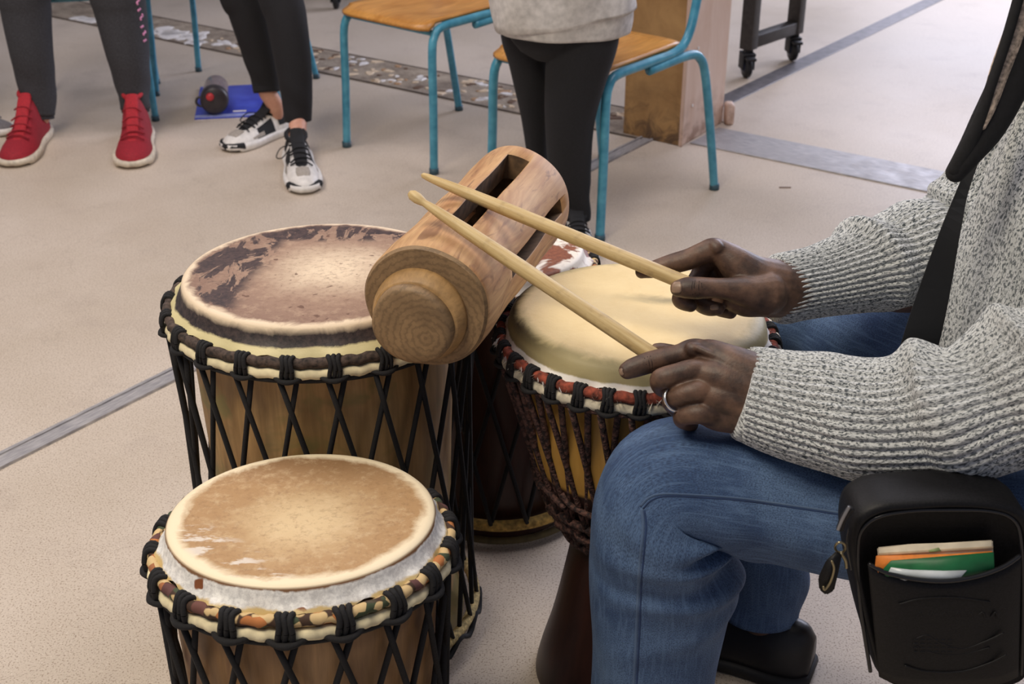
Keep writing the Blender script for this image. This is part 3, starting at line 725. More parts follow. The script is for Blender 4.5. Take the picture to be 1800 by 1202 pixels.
def head_extras(parent, c, fd, s, hairmat, bulk=.012, long=False):
    c = Vector(c); f_ = Vector(fd).normalized(); l = Vector((-f_.y, f_.x, 0)); up = Vector((0, 0, 1))
    P = lambda a, b, d: c + (f_ * a + l * b + up * d) * s
    hs = [wc([tuple(P(-.03, 0, .045)) + ((.084 + bulk) * s,), tuple(P(-.002, 0, .062)) + ((.078 + bulk) * s,)], 24)]
    if long: hs.append(wc([tuple(P(-.05, 0, .02)) + (.085 * s,), tuple(P(-.07, 0, -.14)) + (.06 * s,)], 20))
    mk('hair', remesh('hair', hs, .006, 4), hairmat, parent)
    for q in (-1, 1):
        e = lathe([(.0115 * s * math.sin(a), .0115 * s * math.cos(a)) for a in np.linspace(0, PI, 9)], 14)
        o = mk('eye', e, plain('eye_white', (226, 220, 212), .2), parent); o.location = P(.074, q * .031, .018)
        o2 = mk('iris', xf(lathe([(.005 * s * math.sin(a), .005 * s * math.cos(a)) for a in np.linspace(0, PI, 7)], 12), Matrix.Translation(f_ * .0085 * s)), blk, o)
    return
# shoe: heel at local origin, toe along +Y
def shoe(parent, heel, toe, style, s=1.0, wide=1.0):
    heel = Vector(heel); toe = Vector(toe); d = toe - heel; rz = math.atan2(d.y, d.x) - PI / 2; L = d.length
    S = [0, .06, .18, .32, .45, .58, .72, .86, .95, 1.0]
    W = [.018, .030, .035, .034, .035, .040, .043, .039, .028, .010]
    if style == 'red': T = [.125, .150, .155, .148, .112, .080, .063, .055, .046, .030]
    elif style == 'sneaker': T = [.065, .080, .082, .078, .074, .064, .054, .047, .038, .026]
    else: T = [.060, .074, .076, .072, .066, .056, .048, .042, .036, .024]
    st = .026 if style != 'black' else .022
    W = [w_ * wide * s for w_ in W]; T = [t_ * s for t_ in T]
    nn = 30; C = crom(list(zip(S, W, T)), nn); n = 24; V = []; F = []
    for q in C:
        y, w_, t_ = q; h = t_ - st * .5
        for j in range(n):
            a = 2 * PI * j / n; x = math.cos(a); z = math.sin(a)
            x = math.copysign(abs(x) ** .8, x) * w_
            zz = st * .5 + (h * abs(z) ** .9 if z > 0 else -abs(z) * .006)
            if z > 0: x *= 1 - .22 * z * (1 if y < .6 else .6)
            V.append((x, y * L, zz))
    for i in range(nn - 1):
        for j in range(n): k = (j + 1) % n; F.append((i * n + j, i * n + k, (i + 1) * n + k, (i + 1) * n + j))
    F.append(tuple(range(n))[::-1]); F.append(tuple(range((nn - 1) * n, nn * n)))
    if parent is None: raise ValueError
    up_m = {'red': redm, 'sneaker': whitem, 'black': blackl, 'grey': greyl}[style]
    o = mk('shoe', pyd('shoe', V, F), up_m, parent); o.location = (heel.x, heel.y, 0); o.rotation_euler = (0, 0, rz)
    # sole
    V = []; F = []; n2 = nn * 2; lv = [(0, .90), (.004, 1.0), (st * .6, 1.04), (st, 1.0), (st, .8)]
    out = [(q[1] + .004, q[0] * L) for q in C] ; loop = [(x, y) for x, y in out] + [(-x, y) for x, y in out[::-1]]
    for z, k in lv:
        for x, y in loop: V.append((x * k, (y - L / 2) * (1 + (k - 1) * .35) * 1.02 + L / 2, z + (.006 if y > L * .92 and z < .01 else 0)))
    m_ = len(loop)
    for i in range(len(lv) - 1):
        for j in range(m_): k = (j + 1) % m_; F.append((i * m_ + j, i * m_ + k, (i + 1) * m_ + k, (i + 1) * m_ + j))
    F.append(tuple(range(m_))[::-1]); F.append(tuple(range((len(lv) - 1) * m_, len(lv) * m_)))
    sole_m = {'red': creams, 'sneaker': whitem, 'black': blk, 'grey': whitem}[style]
    mk('sole', pyd('sole', V, F), sole_m, o)
    yt = lambda q: float(np.interp(q, C[:, 0], C[:, 2]))
    wt = lambda q: float(np.interp(q, C[:, 0], C[:, 1]))
    if style in ('red', 'sneaker', 'grey'):
        tm = {'red': redd, 'sneaker': blackf, 'grey': blackf}[style]; lm = {'red': redl, 'sneaker': blackf, 'grey': greyl}[style]
        # tongue
        tg = [(0, .74 * L, yt(.74) - .004, .004, .016 * s), (0, .60 * L, yt(.60) + .001, .005, .019 * s), (0, .45 * L, yt(.45) + .002, .006, .020 * s), (0, .33 * L, yt(.33) + (.012 if style != 'red' else -.004) * s, .007, .021 * s), (0, .28 * L, yt(.3) + (.030 if style != 'red' else .006) * s, .005, .018 * s)]
        mk('tongue', sweep(tg, 14, 20, roundcap=True, uvm=False, up=(0, 0, 1)), tm, o)
        mk('collar', torusish(.0, .17 * L, yt(.2) - .002, .028 * s, .045 * s, .007), {'red': redd, 'sneaker': blackf, 'grey': greyl}[style], o)
        for k in range(5):
            q = .42 + .075 * k; z = yt(q) + .007; w_ = wt(q) * .62; sg = 1 if k % 2 else -1
            mk('lace', tube([(-w_, (q - .015 * sg) * L, z - .010), (-w_ * .4, q * L, z + .001), (w_ * .4, (q + .008 * sg) * L, z + .001), (w_, (q + .03 * sg) * L, z - .010)], .0026 * s, 7, 14), lm, o)
    if style == 'sneaker':
        # black toe bumper, side panels, heel panel, grey toe patch
        def wrap(name, y0, y1, z0, z1, mat, sides=(-1, 1), off=.0025):
            for sg in sides:
                V = []; F = []; nn2 = 14
                for i in range(nn2):
                    y = y0 + (y1 - y0) * i / (nn2 - 1); w_ = wt(y)
                    za, zb_ = z0(i / (nn2 - 1)), z1(i / (nn2 - 1))
                    for j in range(5):
                        f_ = za + (zb_ - za) * j / 4; tt = yt(y); hh = max(.0, min(.98, (f_ * s - st * .5) / (tt - st * .5)))
                        x = math.sqrt(max(0, 1 - hh ** 2.1)) ** .8 * w_ * (1 - .22 * hh) + off
                        V.append((sg * x, y * L, f_ * s))
                for i in range(nn2 - 1):
                    for j in range(4): a = i * 5 + j; F.append((a, a + 1, a + 6, a + 5))
                me = pyd(name, V, F); bm = bmesh.new(); bm.from_mesh(me); bmesh.ops.recalc_face_normals(bm, faces=bm.faces); bm.to_mesh(me); bm.free(); mk(name, me, mat, o)
        wrap('side_panel', .34, .66, lambda q: .026, lambda q: .066 - .018 * q, blackf)
        wrap('side_panel', .02, .26, lambda q: .040, lambda q: .066, blackf)
        wrap('side_patch', .52, .72, lambda q: .028, lambda q: .040 - .004 * q, greypatch)
        V = []; F = []
        for i in range(21):
            a = PI * (.12 + .76 * i / 20); R_x = .0445 * wide * s; R_y = .055 * s
            for j, (z, k) in enumerate(((.006, 1.0), (.018, 1.09), (.027, 1.04), (.030, .85))): V.append((R_x * k * math.cos(a), L * .93 + (R_y * k * math.sin(a) - .035 * s), z))
        for i in range(20):
            for j in range(3): a = i * 4 + j; F.append((a, a + 4, a + 5, a + 1))
        mk('toe_bumper', pyd('b', V, F), blackf, o)
        mk('toe_patch', sweep([(0, .76 * L, yt(.76) - .001, .003, .018 * s), (0, .85 * L, yt(.85) - .0015, .003, .020 * s), (0, .92 * L, yt(.92) - .004, .003, .014 * s)], 14, 12, roundcap=True, uvm=False), greypatch, o)
        mk('lace_loop', tube([(.018 * s, .42 * L, yt(.42) + .006), (.05 * s, .45 * L, yt(.42) + .0), (.065 * s, .50 * L, yt(.42) - .02), (.05 * s, .52 * L, yt(.42) - .022), (.03 * s, .46 * L, yt(.42) - .008)], .0018, 6, 30), blackf, o)
    return o
def torusish(x, y, z, rx, ry, r):
    return sweep([(x + rx * math.cos(a), y + ry * math.sin(a), z + .012 * (math.cos(a + PI / 2) * .6), r) for a in np.linspace(0, 2 * PI, 20)], 10, 50, cap=False, uvm=False)
redm = plain('red_suede', (150, 22, 38), .8, .6, 260, .15); redd = plain('red_lining', (168, 28, 40), .8, .4, 200, .12); redl = plain('red_laces', (140, 18, 32), .8, .3, 300)
creams = plain('cream_sole', (212, 200, 180), .6, .2, 60, .12)
whitem = plain('white_leather', (226, 222, 216), .45, .1, 60, .06); blackf = plain('black_fabric', (24, 24, 27), .85, .5, 300, .25); greypatch = plain('warm_grey_mesh', (166, 158, 148), .8, .4, 300)
blackl = plain('black_leather', (26, 24, 26), .4, .2, 70, .2); greyl = plain('grey_fabric', (112, 108, 110), .8, .4, 200)
pale = skin('pale_skin', (196, 142, 118), (214, 162, 136), 30)
hair_br = plain('brown_hair', (70, 48, 34), .7, .8, 300, .4)

def PYr(px, py, Y, r): v_ = PY(px, py, Y); return (v_.x, v_.y, v_.z, r * depth(v_) / FPX)
def kid(label, loc, legs, feet, style, pants, top, hem, torso, headc, fd=(0, -1, 0), ssz=1.0, knitrib=False, wide=1.0, longhair=False, cuff=False):
    wide = wide * 1.14
    t = thing('person', label, 'person')
    hipz = torso[0][2]
    # one continuous body: legs, trunk, arms, neck and head
    ms = []
    for lg in legs:
        ms.append(wc([(p[0], p[1], p[2], p[3] * .72) for p in lg['path']] ))
        a = lg['path'][-1]; ak = lg['ankle']; ms.append(wc([(a[0], a[1], a[2], a[3] * .72), (ak[0], ak[1], ak[2], ak[3]), (ak[4], ak[5], .045, ak[3])]))
    tr = [(q[0], q[1], q[2], q[3] * .8, q[4] * .8) for q in torso]
    ms.append(sweep(tr, 24, 24, roundcap=True, uvm=False, up=(0, 1, 0)))
    ms.append(wc([(torso[-1][0], torso[-1][1], torso[-1][2] - .02, .045), tuple(headc)[:2] + (headc[2] - .05, .042)]))
    sh = Vector(torso[-1][:3]); wd = torso[-2][4]
    F_ = Vector(fd); Lx = Vector((-F_.y, F_.x, 0))
    arms = []
    for q in (-1, 1):
        s0 = sh + Lx * q * (wd * .86) - Vector((0, 0, .04)); el = s0 + Lx * q * .03 + Vector((0, 0, -.20)) - F_ * .03; ha = el + F_ * .17 + Vector((0, 0, .03)) - Lx * q * .08
        arms.append((s0, el, ha))
        ms.append(wc([(*s0, .038), (*el, .030), (*ha, .022)]))
        hd = ha + F_ * .03; ms.append(wc([(*ha, .022), (*(hd + F_ * .015), .026)]))
        for k in range(4):
            b_ = hd + F_ * .03 + Lx * (k - 1.5) * .013; ms.append(wc([(*hd, .009), (*b_, .0075), (*(b_ + F_ * .03 - Vector((0, 0, .012))), .0065), (*(b_ + F_ * .035 - Vector((0, 0, .03))), .0055)], 8))
        ms.append(wc([(*ha, .010), (*(ha + F_ * .03 - Lx * q * .03), .008), (*(ha + F_ * .055 - Lx * q * .035), .0065)], 8))
    ms += head_mesh(headc, fd, ssz * .92)
    mk('body', remesh('body', ms, .005, 4), pale, t)
    head_extras(t, headc, fd, ssz * .92, hair_br, .012, longhair)
    for lg in legs:
        fo_ = lg.get('fold', lambda th, s_, v_: .0035 * np.sin(v_ * 38 + np.cos(th - .7) * 2.5) * np.clip((v_ - .72) * 4, 0, 1) * (.5 + .5 * np.cos(th * 2 + 1)) + .002 * np.sin(v_ * 7 + th * 2))
        mk('trouser_leg', sweep(lg['path'], 48, 90, disp=fo_, cap=True), pants, t)
        if cuff:
            a = Vector(lg['path'][-1][:3]); b_ = Vector(lg['path'][-2][:3]); d = (a - b_).normalized(); r = lg['path'][-1][3]
            mk('cuff', sweep([(*(a - d * .035), r * .98), (*(a - d * .01), r * .93), (*(a + d * .012), r * .90)], 48, 16, disp=lambda th, s_, v_: .0012 * np.cos(th * 24), uvm=True), pants, t)
    hp = torso[0]
    mk('trouser_seat', sweep([(hp[0], hp[1], hp[2] - .10, hp[3] * .72, hp[4] * .8), (hp[0], hp[1], hp[2], hp[3] * .9, hp[4] * .92), (hp[0], hp[1], hp[2] + .08, hp[3] * .85, hp[4] * .85)], 36, 16, roundcap=True, up=(0, 1, 0)), pants, t)
    mk('sweatshirt', sweep(hem + [tuple(q) for q in torso[1:]], 72, 80, disp=lambda th, s_, v_: .006 * np.sin(3 * th + v_ * 9) * (.3 + v_) * (v_ < .9) + .003 * np.sin(7 * th - v_ * 14), up=(0, 1, 0)), top, t)
    for s0, el, ha in arms:
        mk('sleeve', sweep([(*s0, .052), (*((s0 + el) / 2), .05), (*el, .045), (*((el + ha) / 2), .04), (*ha, .032)], 36, 40), top, t)
    for f_ in feet: shoe(t, f_[0], f_[1], style, f_[2] if len(f_) > 2 else 1.0, wide)
    return t
gj = plain('charcoal_joggers', (58, 58, 62), .95, .5, 260, .18); bj = plain('black_leggings', (26, 26, 30), .9, .4, 260, .2); bj2 = plain('black_jeans', (24, 23, 26), .9, .3, 260, .2)
gs = plain('dark_sweatshirt', (70, 76, 96), .95); ms2 = plain('grey_marl_sweatshirt', (198, 194, 190), .95, .5, 60, .10); ds2 = plain('rust_sweatshirt', (120, 70, 66), .95)
# person 1: red shoes
def foot2(tpx, hpx): return PH(*hpx, 0), PH(*tpx, 0)
k1a = [(-1.42, 4.0, .74, .085), PYr(45, -30, 3.97, 46), PYr(46, 20, 3.97, 43), PYr(55, 90, 3.96, 38), PYr(64, 145, 3.96, 33), PYr(69, 202, 3.94, 27)]
k1b = [(-1.28, 4.0, .74, .085), PYr(200, -30, 3.97, 48), PYr(212, 20, 3.97, 44), PYr(224, 90, 3.96, 38), PYr(232, 140, 3.96, 32), PYr(238, 190, 3.95, 26)]
h1, t1_ = foot2((22, 296), (72, 232)); h2, t2_ = foot2((234, 298), (246, 234))
kd1 = kid('standing person in charcoal joggers and red high-top shoes', 0, [dict(path=k1a, ankle=(k1a[-1][0], k1a[-1][1], .11, .032, h1.x * .75 + t1_.x * .25, h1.y * .75 + t1_.y * .25)), dict(path=k1b, ankle=(k1b[-1][0], k1b[-1][1], .11, .032, h2.x * .75 + t2_.x * .25, h2.y * .75 + t2_.y * .25))],
    [(h1, t1_), (h2, t2_)], 'red', gj, gs, [(-1.35, 4.0, .66, .105, .16)], [(-1.35, 4.0, .74, .10, .15), (-1.35, 4.0, .85, .10, .15), (-1.35, 4.0, 1.05, .10, .17), (-1.35, 4.0, 1.16, .07, .13)], (-1.35, 3.98, 1.34), wide=1.2, cuff=True)
pinkm = plain('pink_print', (226, 150, 190), .7)
lg_ = [c_ for c_ in kd1.children if c_.name.startswith('trouser_leg')][-1].data
bv_ = BVHTree.FromPolygons([v_.co for v_ in lg_.vertices], [tuple(p.vertices) for p in lg_.polygons])
for px_, py_, l_ in ((243, 2, 12), (245, 17, 5), (249, 30, 11), (250, 47, 4), (254, 58, 8), (255, 71, 4)):
    hs_ = [bv_.ray_cast(Vector((0, 0, CAM_H)), ray(px_ + q_ * 1.5 * math.sin(q_ * 2), py_ - l_ / 2 + l_ * q_ / 3).normalized())[0] for q_ in range(4)]
    hs_ = [h_ for h_ in hs_ if h_]
    if len(hs_) > 1: mk('pink_print', tube(hs_, .0032, 6), pinkm, kd1)
# person 2: black and white sneakers
k2a = [(-.76, 4.02, .72, .08), PYr(430, -30, 4.0, 46), PYr(440, 20, 3.99, 40), PYr(456, 90, 3.98, 32), PYr(467, 140, 3.97, 25), PYr(470, 162, 3.96, 22)]
k2b = [(-.66, 3.98, .72, .08), PYr(492, -30, 3.90, 42), PYr(503, 30, 3.86, 37), PYr(514, 100, 3.83, 32), PYr(521, 160, 3.81, 27), PYr(524, 212, 3.80, 23)]
h1, t1_ = foot2((398, 268), (505, 228)); h2, t2_ = foot2((538, 343), (521, 272))
kid('standing person in cropped black jeans and black and white sneakers', 0, [dict(path=k2a, ankle=(k2a[-1][0] + .02, k2a[-1][1], .10, .027, h1.x * .8 + t1_.x * .2, h1.y * .8 + t1_.y * .2)), dict(path=k2b, ankle=(k2b[-1][0], k2b[-1][1], .11, .028, h2.x * .8 + t2_.x * .2, h2.y * .8 + t2_.y * .2))],
    [(h1, t1_, 1.05), (h2, t2_, 1.05)], 'sneaker', bj2, ds2, [(-.71, 4.0, .66, .10, .15)], [(-.71, 4.0, .74, .10, .14), (-.71, 4.0, .85, .10, .14), (-.71, 4.0, 1.05, .09, .16), (-.71, 4.0, 1.16, .06, .12)], (-.71, 3.98, 1.34), longhair=True)
# person 3: grey sweatshirt
k3a = [(.06, 3.13, .62, .075), PYr(925, 55, 3.15, 46), PYr(929, 110, 3.16, 34), PYr(938, 190, 3.17, 24), PYr(943, 250, 3.17, 20), PYr(950, 330, 3.17, 18), PYr(955, 370, 3.17, 17)]
k3b = [(.15, 3.06, .62, .085), PYr(1026, 55, 3.06, 62), PYr(1013, 130, 3.06, 54), PYr(1002, 210, 3.06, 45), PYr(1002, 300, 3.07, 38), PYr(1012, 370, 3.07, 25), PYr(1013, 385, 3.07, 23)]
h1 = Vector((.085, 3.20, 0)); t1_ = Vector((.075, 3.00, 0)); h2 = Vector((.16, 3.10, 0)); t2_ = Vector((.175, 2.90, 0))
ht = PY(990, 58, 3.06)
kid('standing person in grey marl sweatshirt and black leggings in front of the right blue chair', 0, [dict(path=k3a, ankle=(k3a[-1][0], k3a[-1][1], .10, .026, h1.x, h1.y - .03)), dict(path=k3b, ankle=(k3b[-1][0], k3b[-1][1], .10, .027, h2.x, h2.y - .03))],
    [(h1, t1_), (h2, t2_)], 'sneaker', bj, ms2, [(.128, 3.08, .545, .120, .158), (.128, 3.08, .575, .126, .166), (.126, 3.08, .586, .132, .176)], [(.12, 3.08, .66, .13, .165), (.12, 3.08, .68, .13, .175), (.12, 3.08, .95, .10, .165), (.12, 3.08, 1.04, .07, .13)], (.12, 3.05, 1.21), longhair=True)
# grey shoe at the left edge (somebody else's foot, mostly out of frame)
t = thing('person', 'grey shoe of a further person cut off by the left edge', 'person')
a_ = PH(22, 238, 0); g_h = a_ + Vector((-.22, .10, 0)); shoe(t, g_h, a_, 'grey')
an = g_h * .75 + a_ * .25
mk('body', remesh('b', [wc([(an.x, an.y, .05, .034), (an.x - .02, an.y + .02, .14, .034), (an.x - .06, an.y + .06, .42, .05), (an.x - .05, an.y + .1, .80, .08), (an.x - .1, an.y + .1, 1.05, .12), (an.x - .1, an.y + .1, 1.2, .05)])] + head_mesh((an.x - .1, an.y + .08, 1.36), (.4, -1, 0), .92), .006, 4), pale, t)
mk('trouser_leg', sweep([(an.x - .015, an.y + .015, .12, .045), (an.x - .06, an.y + .06, .42, .065), (an.x - .05, an.y + .1, .80, .10)], 32, 30), bj2, t)
mk('sweatshirt', sweep([(an.x - .1, an.y + .1, .76, .15), (an.x - .1, an.y + .1, 1.05, .15), (an.x - .1, an.y + .1, 1.2, .06)], 32, 30), gs, t)
# ------------------------------------------------------------ seated drummer
man = thing('person', 'seated drummer in grey knitted sweater and blue jeans holding two drumsticks', 'person')
dark_skin = skin('dark_skin', (60, 43, 35), (110, 82, 65), 42, .52)
nail_m = plain('fingernail', (150, 124, 104), .35)
near = []
I = near.append
_pc = pc
def pc(rows, nu=20): return _pc([(r_[0], r_[1], r_[2], r_[3] + 1.0) for r_ in rows], nu)
I(pc([(1250, 622, 1.335, 22), (1219, 616, 1.338, 20.5), (1195, 623, 1.340, 18), (1172, 629, 1.341, 18.5), (1150, 634, 1.341, 18), (1138, 638, 1.341, 18.5), (1112, 647, 1.341, 17), (1103, 651, 1.341, 15)]))
I(pc([(1245, 652, 1.322, 22), (1214, 652, 1.318, 20), (1190, 657, 1.318, 18), (1170, 663, 1.320, 18.5), (1160, 668, 1.326, 17.5), (1165, 681, 1.352, 16), (1190, 690, 1.378, 14)]))
I(pc([(1250, 688, 1.318, 22), (1224, 688, 1.312, 20), (1204, 692, 1.314, 18), (1190, 698, 1.320, 17.5), (1180, 706, 1.338, 16), (1192, 722, 1.364, 14)]))
I(pc([(1260, 728, 1.320, 22), (1234, 726, 1.314, 19), (1213, 728, 1.318, 17.5), (1199, 733, 1.325, 15), (1200, 740, 1.342, 13), (1215, 746, 1.362, 12)]))
I(pc([(1219, 618, 1.339, 20), (1236, 619, 1.334, 22), (1252, 622, 1.328, 25), (1282, 640, 1.322, 35), (1320, 662, 1.32, 44), (1350, 675, 1.32, 47), (1420, 695, 1.31, 50)]))
I(pc([(1216, 652, 1.322, 19), (1262, 662, 1.318, 33), (1300, 678, 1.318, 42), (1350, 690, 1.32, 48)]))
I(pc([(1226, 688, 1.318, 19), (1262, 695, 1.318, 34), (1305, 700, 1.320, 45), (1350, 700, 1.32, 50)]))
I(pc([(1236, 727, 1.322, 19), (1262, 729, 1.324, 29), (1300, 722, 1.325, 40), (1350, 705, 1.32, 48)]))
I(pc([(1225, 668, 1.345, 26), (1270, 690, 1.350, 36), (1320, 690, 1.335, 45)]))
for a, b in (((1222, 606), (1300, 640)), ((1214, 642), (1300, 662)), ((1222, 679), (1300, 690))):      # tendons
    I(pc([(a[0] + 4, a[1] + 6, 1.320, 6), ((a[0] + b[0]) / 2, (a[1] + b[1]) / 2 + 4, 1.311, 5), (b[0], b[1] + 4, 1.306, 5)], 10))
for kx, ky, kz, kr in ((1219, 613, 1.328, 13),):     # knuckles
    I(pc([(kx - 2, ky, kz, kr), (kx + 5, ky + 1, kz, kr)], 12))
I(pc([(1300, 645, 1.350, 26), (1240, 636, 1.372, 20), (1192, 624, 1.374, 16), (1163, 615, 1.368, 12), (1154, 613, 1.366, 9.5)]))
nm = remesh('hand', near, .0013, 9, .5)
far = []
I = far.append
I(pc([(1285, 455, 1.445, 26), (1256, 439, 1.440, 20.5), (1238, 444, 1.442, 19), (1212, 455, 1.448, 18), (1188, 462, 1.453, 17.5), (1172, 466, 1.456, 16), (1150, 473, 1.458, 14.5), (1134, 476, 1.459, 12.5), (1128, 478, 1.459, 11)]))
I(pc([(1290, 460, 1.462, 24), (1255, 452, 1.466, 19), (1236, 466, 1.470, 16), (1230, 482, 1.470, 15), (1215, 505, 1.466, 15), (1196, 524, 1.448, 14.5), (1205, 532, 1.440, 14), (1214, 537, 1.436, 11)]))
I(pc([(1295, 470, 1.478, 24), (1262, 466, 1.480, 18), (1250, 486, 1.480, 15), (1240, 512, 1.474, 15), (1232, 532, 1.456, 14), (1246, 541, 1.446, 13.5), (1262, 543, 1.440, 11)]))
I(pc([(1305, 490, 1.490, 22), (1280, 505, 1.492, 16), (1262, 525, 1.480, 14), (1262, 541, 1.462, 12.5), (1284, 549, 1.452, 11)]))
I(pc([(1345, 515, 1.435, 40), (1322, 514, 1.428, 31), (1300, 510, 1.423, 24), (1272, 507, 1.420, 18), (1248, 506, 1.419, 17.5), (1224, 506, 1.419, 19), (1205, 506, 1.420, 18), (1193, 507, 1.422, 14.5)]))
I(pc([(1256, 439, 1.440, 20), (1270, 446, 1.440, 22), (1292, 463, 1.441, 30), (1328, 492, 1.448, 43), (1380, 507, 1.46, 50), (1440, 500, 1.48, 46)]))
I(pc([(1292, 528, 1.438, 20), (1312, 530, 1.440, 27), (1345, 520, 1.447, 38), (1390, 512, 1.465, 46)]))
I(pc([(1285, 470, 1.470, 28), (1310, 500, 1.472, 40), (1350, 508, 1.472, 46)]))
I(pc([(1263, 446, 1.432, 8), (1300, 470, 1.428, 7), (1335, 492, 1.428, 7)], 10))

I(pc([(1256, 432, 1.432, 12), (1260, 436, 1.430, 12)], 12))
fmh = remesh('hand', far, .0013, 9, .5)
# trunk, arms, legs, neck, head
HC = (.60, 1.25, 1.33)
wr1 = PZ(1420, 700, 1.31); wr2 = PZ(1440, 500, 1.48)
el1 = PZ(1735, 725, 1.235); el2 = PZ(1730, 450, 1.53)
sh1 = Vector((.68, 1.06, .97)); sh2 = Vector((.68, 1.44, .97))
trunk = [sweep([(.68, 1.25, .47, .10, .14), (.67, 1.25, .60, .095, .13), (.66, 1.25, .80, .10, .14), (.66, 1.25, .95, .09, .15), (.65, 1.25, 1.03, .05, .07)], 24, 24, roundcap=True, uvm=False, up=(1, 0, 0)),
         wc([(.65, 1.25, 1.02, .06), (.62, 1.25, 1.16, .055), (.60, 1.25, 1.26, .055)])]
for a, b, c_ in ((sh1, el1, wr1), (sh2, el2, wr2)): trunk.append(wc([(*a, .055), (*b, .042), (*c_, .030)])); trunk.append(wc([(*a, .06), (.66, 1.25, .97, .08)]))
Lnear = [(1960, 950, 1.29, 128), (1800, 940, 1.31, 124), (1600, 922, 1.34, 114), (1430, 893, 1.37, 106), (1290, 862, 1.39, 112), (1195, 850, 1.402, 120), (1160, 900, 1.420, 122), (1163, 985, 1.465, 126), (1158, 1100, 1.52, 118), (1148, 1210, 1.565, 109), (1143, 1330, 1.61, 104), (1142, 1390, 1.632, 100)]
ln = []
for p in Lnear:
    q = PZ(p[0], p[1], p[2]); ln.append((q.x, q.y, q.z, p[3] * p[2] / FPX))
Lf = [(.70, 1.32, .495, .088), (.62, 1.36, .495, .085), (.52, 1.45, .50, .08), (.43, 1.56, .505, .074), (.40, 1.595, .47, .074), (.385, 1.56, .38, .066), (.372, 1.49, .25, .057), (.366, 1.45, .15, .055), (.365, 1.44, .085, .056)]
for L_ in (ln, Lf): trunk.append(wc([(p[0], p[1], p[2], p[3] * .70) for p in L_]))
ank = Vector(ln[-1][:3]); trunk.append(wc([(ank.x, ank.y, ank.z, .035), (ank.x, ank.y, .05, .034)])); trunk.append(wc([(.365, 1.44, .12, .035), (.365, 1.44, .05, .034)]))
bd_ = remesh('b', trunk + head_mesh(HC, (-1, -.05, -.25), 1.0), .0045, 4)
mk('body', joinm('body', [bd_, nm, fmh]), dark_skin, man)
head_extras(man, HC, (-1, -.05, 0), 1.0, plain('grey_hair', (120, 116, 112), .8, .9, 400, .3), .004)
# nails and ring sit on the hand surface
def bvh(me): return BVHTree.FromPolygons([v_.co for v_ in me.vertices], [tuple(p.vertices) for p in me.polygons])
bn_, bf_ = bvh(nm), bvh(fmh)
def hit(bv, px, py):
    o = Vector((0, 0, CAM_H)); d = ray(px, py).normalized(); return bv.ray_cast(o, d)
def nail(bv, px, py, qx, qy, w_, l_, lbl=None):
    p, n, _, _ = hit(bv, px, py); 
    if p is None: print('NAIL MISS', px, py); return
    q = hit(bv, qx, qy)[0] or (p + Vector((1, 0, 0)) * .01)
    y = (q - p); y = (y - n * y.dot(n)).normalized(); x = y.cross(n)
    V = []; F = []; a_, b_ = 9, 7
    for j in range(b_):
        v_ = j / (b_ - 1) * 2 - 1
        for i in range(a_):
            u = i / (a_ - 1) * 2 - 1; ww = w_ * math.sqrt(max(0.05, 1 - (abs(v_) ** 4) * .55))
            V.append(p + x * u * ww + y * v_ * l_ + n * (.0009 - .42 * w_ * u * u * .8 - .25 * l_ * max(0, -v_) ** 3 * .5))
    for j in range(b_ - 1):
        for i in range(a_ - 1): k = j * a_ + i; F.append((k, k + 1, k + a_ + 1, k + a_))
    me = pyd('nail', V, F); bm = bmesh.new(); bm.from_mesh(me); bmesh.ops.solidify(bm, geom=bm.faces[:], thickness=.0006); bm.to_mesh(me); bm.free(); smooth(me)
    mk('fingernail', me, nail_m, man)
nail(bf_, 1189, 505, 1225, 506, .0068, .0062)
nail(bf_, 1256, 540, 1246, 541, .0034, .0050)
nail(bn_, 1092, 654, 1110, 648, .0040, .0030)
ra = PZ(1195, 697, 1.318); rb_ = PZ(1176, 704, 1.336); dn = (rb_ - ra).normalized()
rc = PZ(1187, 701, 1.323)
o = mk('ring', lathe([(.0134 + .0016 * math.cos(a), .0024 * math.sin(a)) for a in np.linspace(0, 2 * PI, 13)], 56), Mat('silver', .22, (225, 225, 228), Metallic=1.0).m, man, label='silver ring on the near hand')
o.location = rc; o.rotation_euler = dn.to_track_quat('Z', 'Y').to_euler()
# dark creases at the finger joints
crm = plain('skin_crease', (44, 29, 24), .7)
def crease(bv, pts, r=.0005):
    P_ = []
    for px, py in pts:
        h_ = hit(bv, px, py)
        if h_[0]: P_.append(h_[0] - h_[1] * r * .1)
    if len(P_) > 1: return tube(P_, r, 6)
cs = []
for bv, pts in ((bf_, [(1222, 493), (1220, 503), (1222, 516)]), (bf_, [(1218, 494), (1216, 505), (1218, 518)]), (bf_, [(1229, 494), (1228, 505), (1230, 517)]), (bf_, [(1233, 497), (1234, 505)]), (bn_, [(1138, 626), (1141, 638), (1142, 650)]), (bn_, [(1143, 625), (1146, 637), (1147, 648)]), (bn_, [(1133, 629), (1136, 641)])):
    c_ = crease(bv, pts)
    if c_: cs.append(c_)
if cs: mk('skin_creases', joinm('c', cs), crm, man)

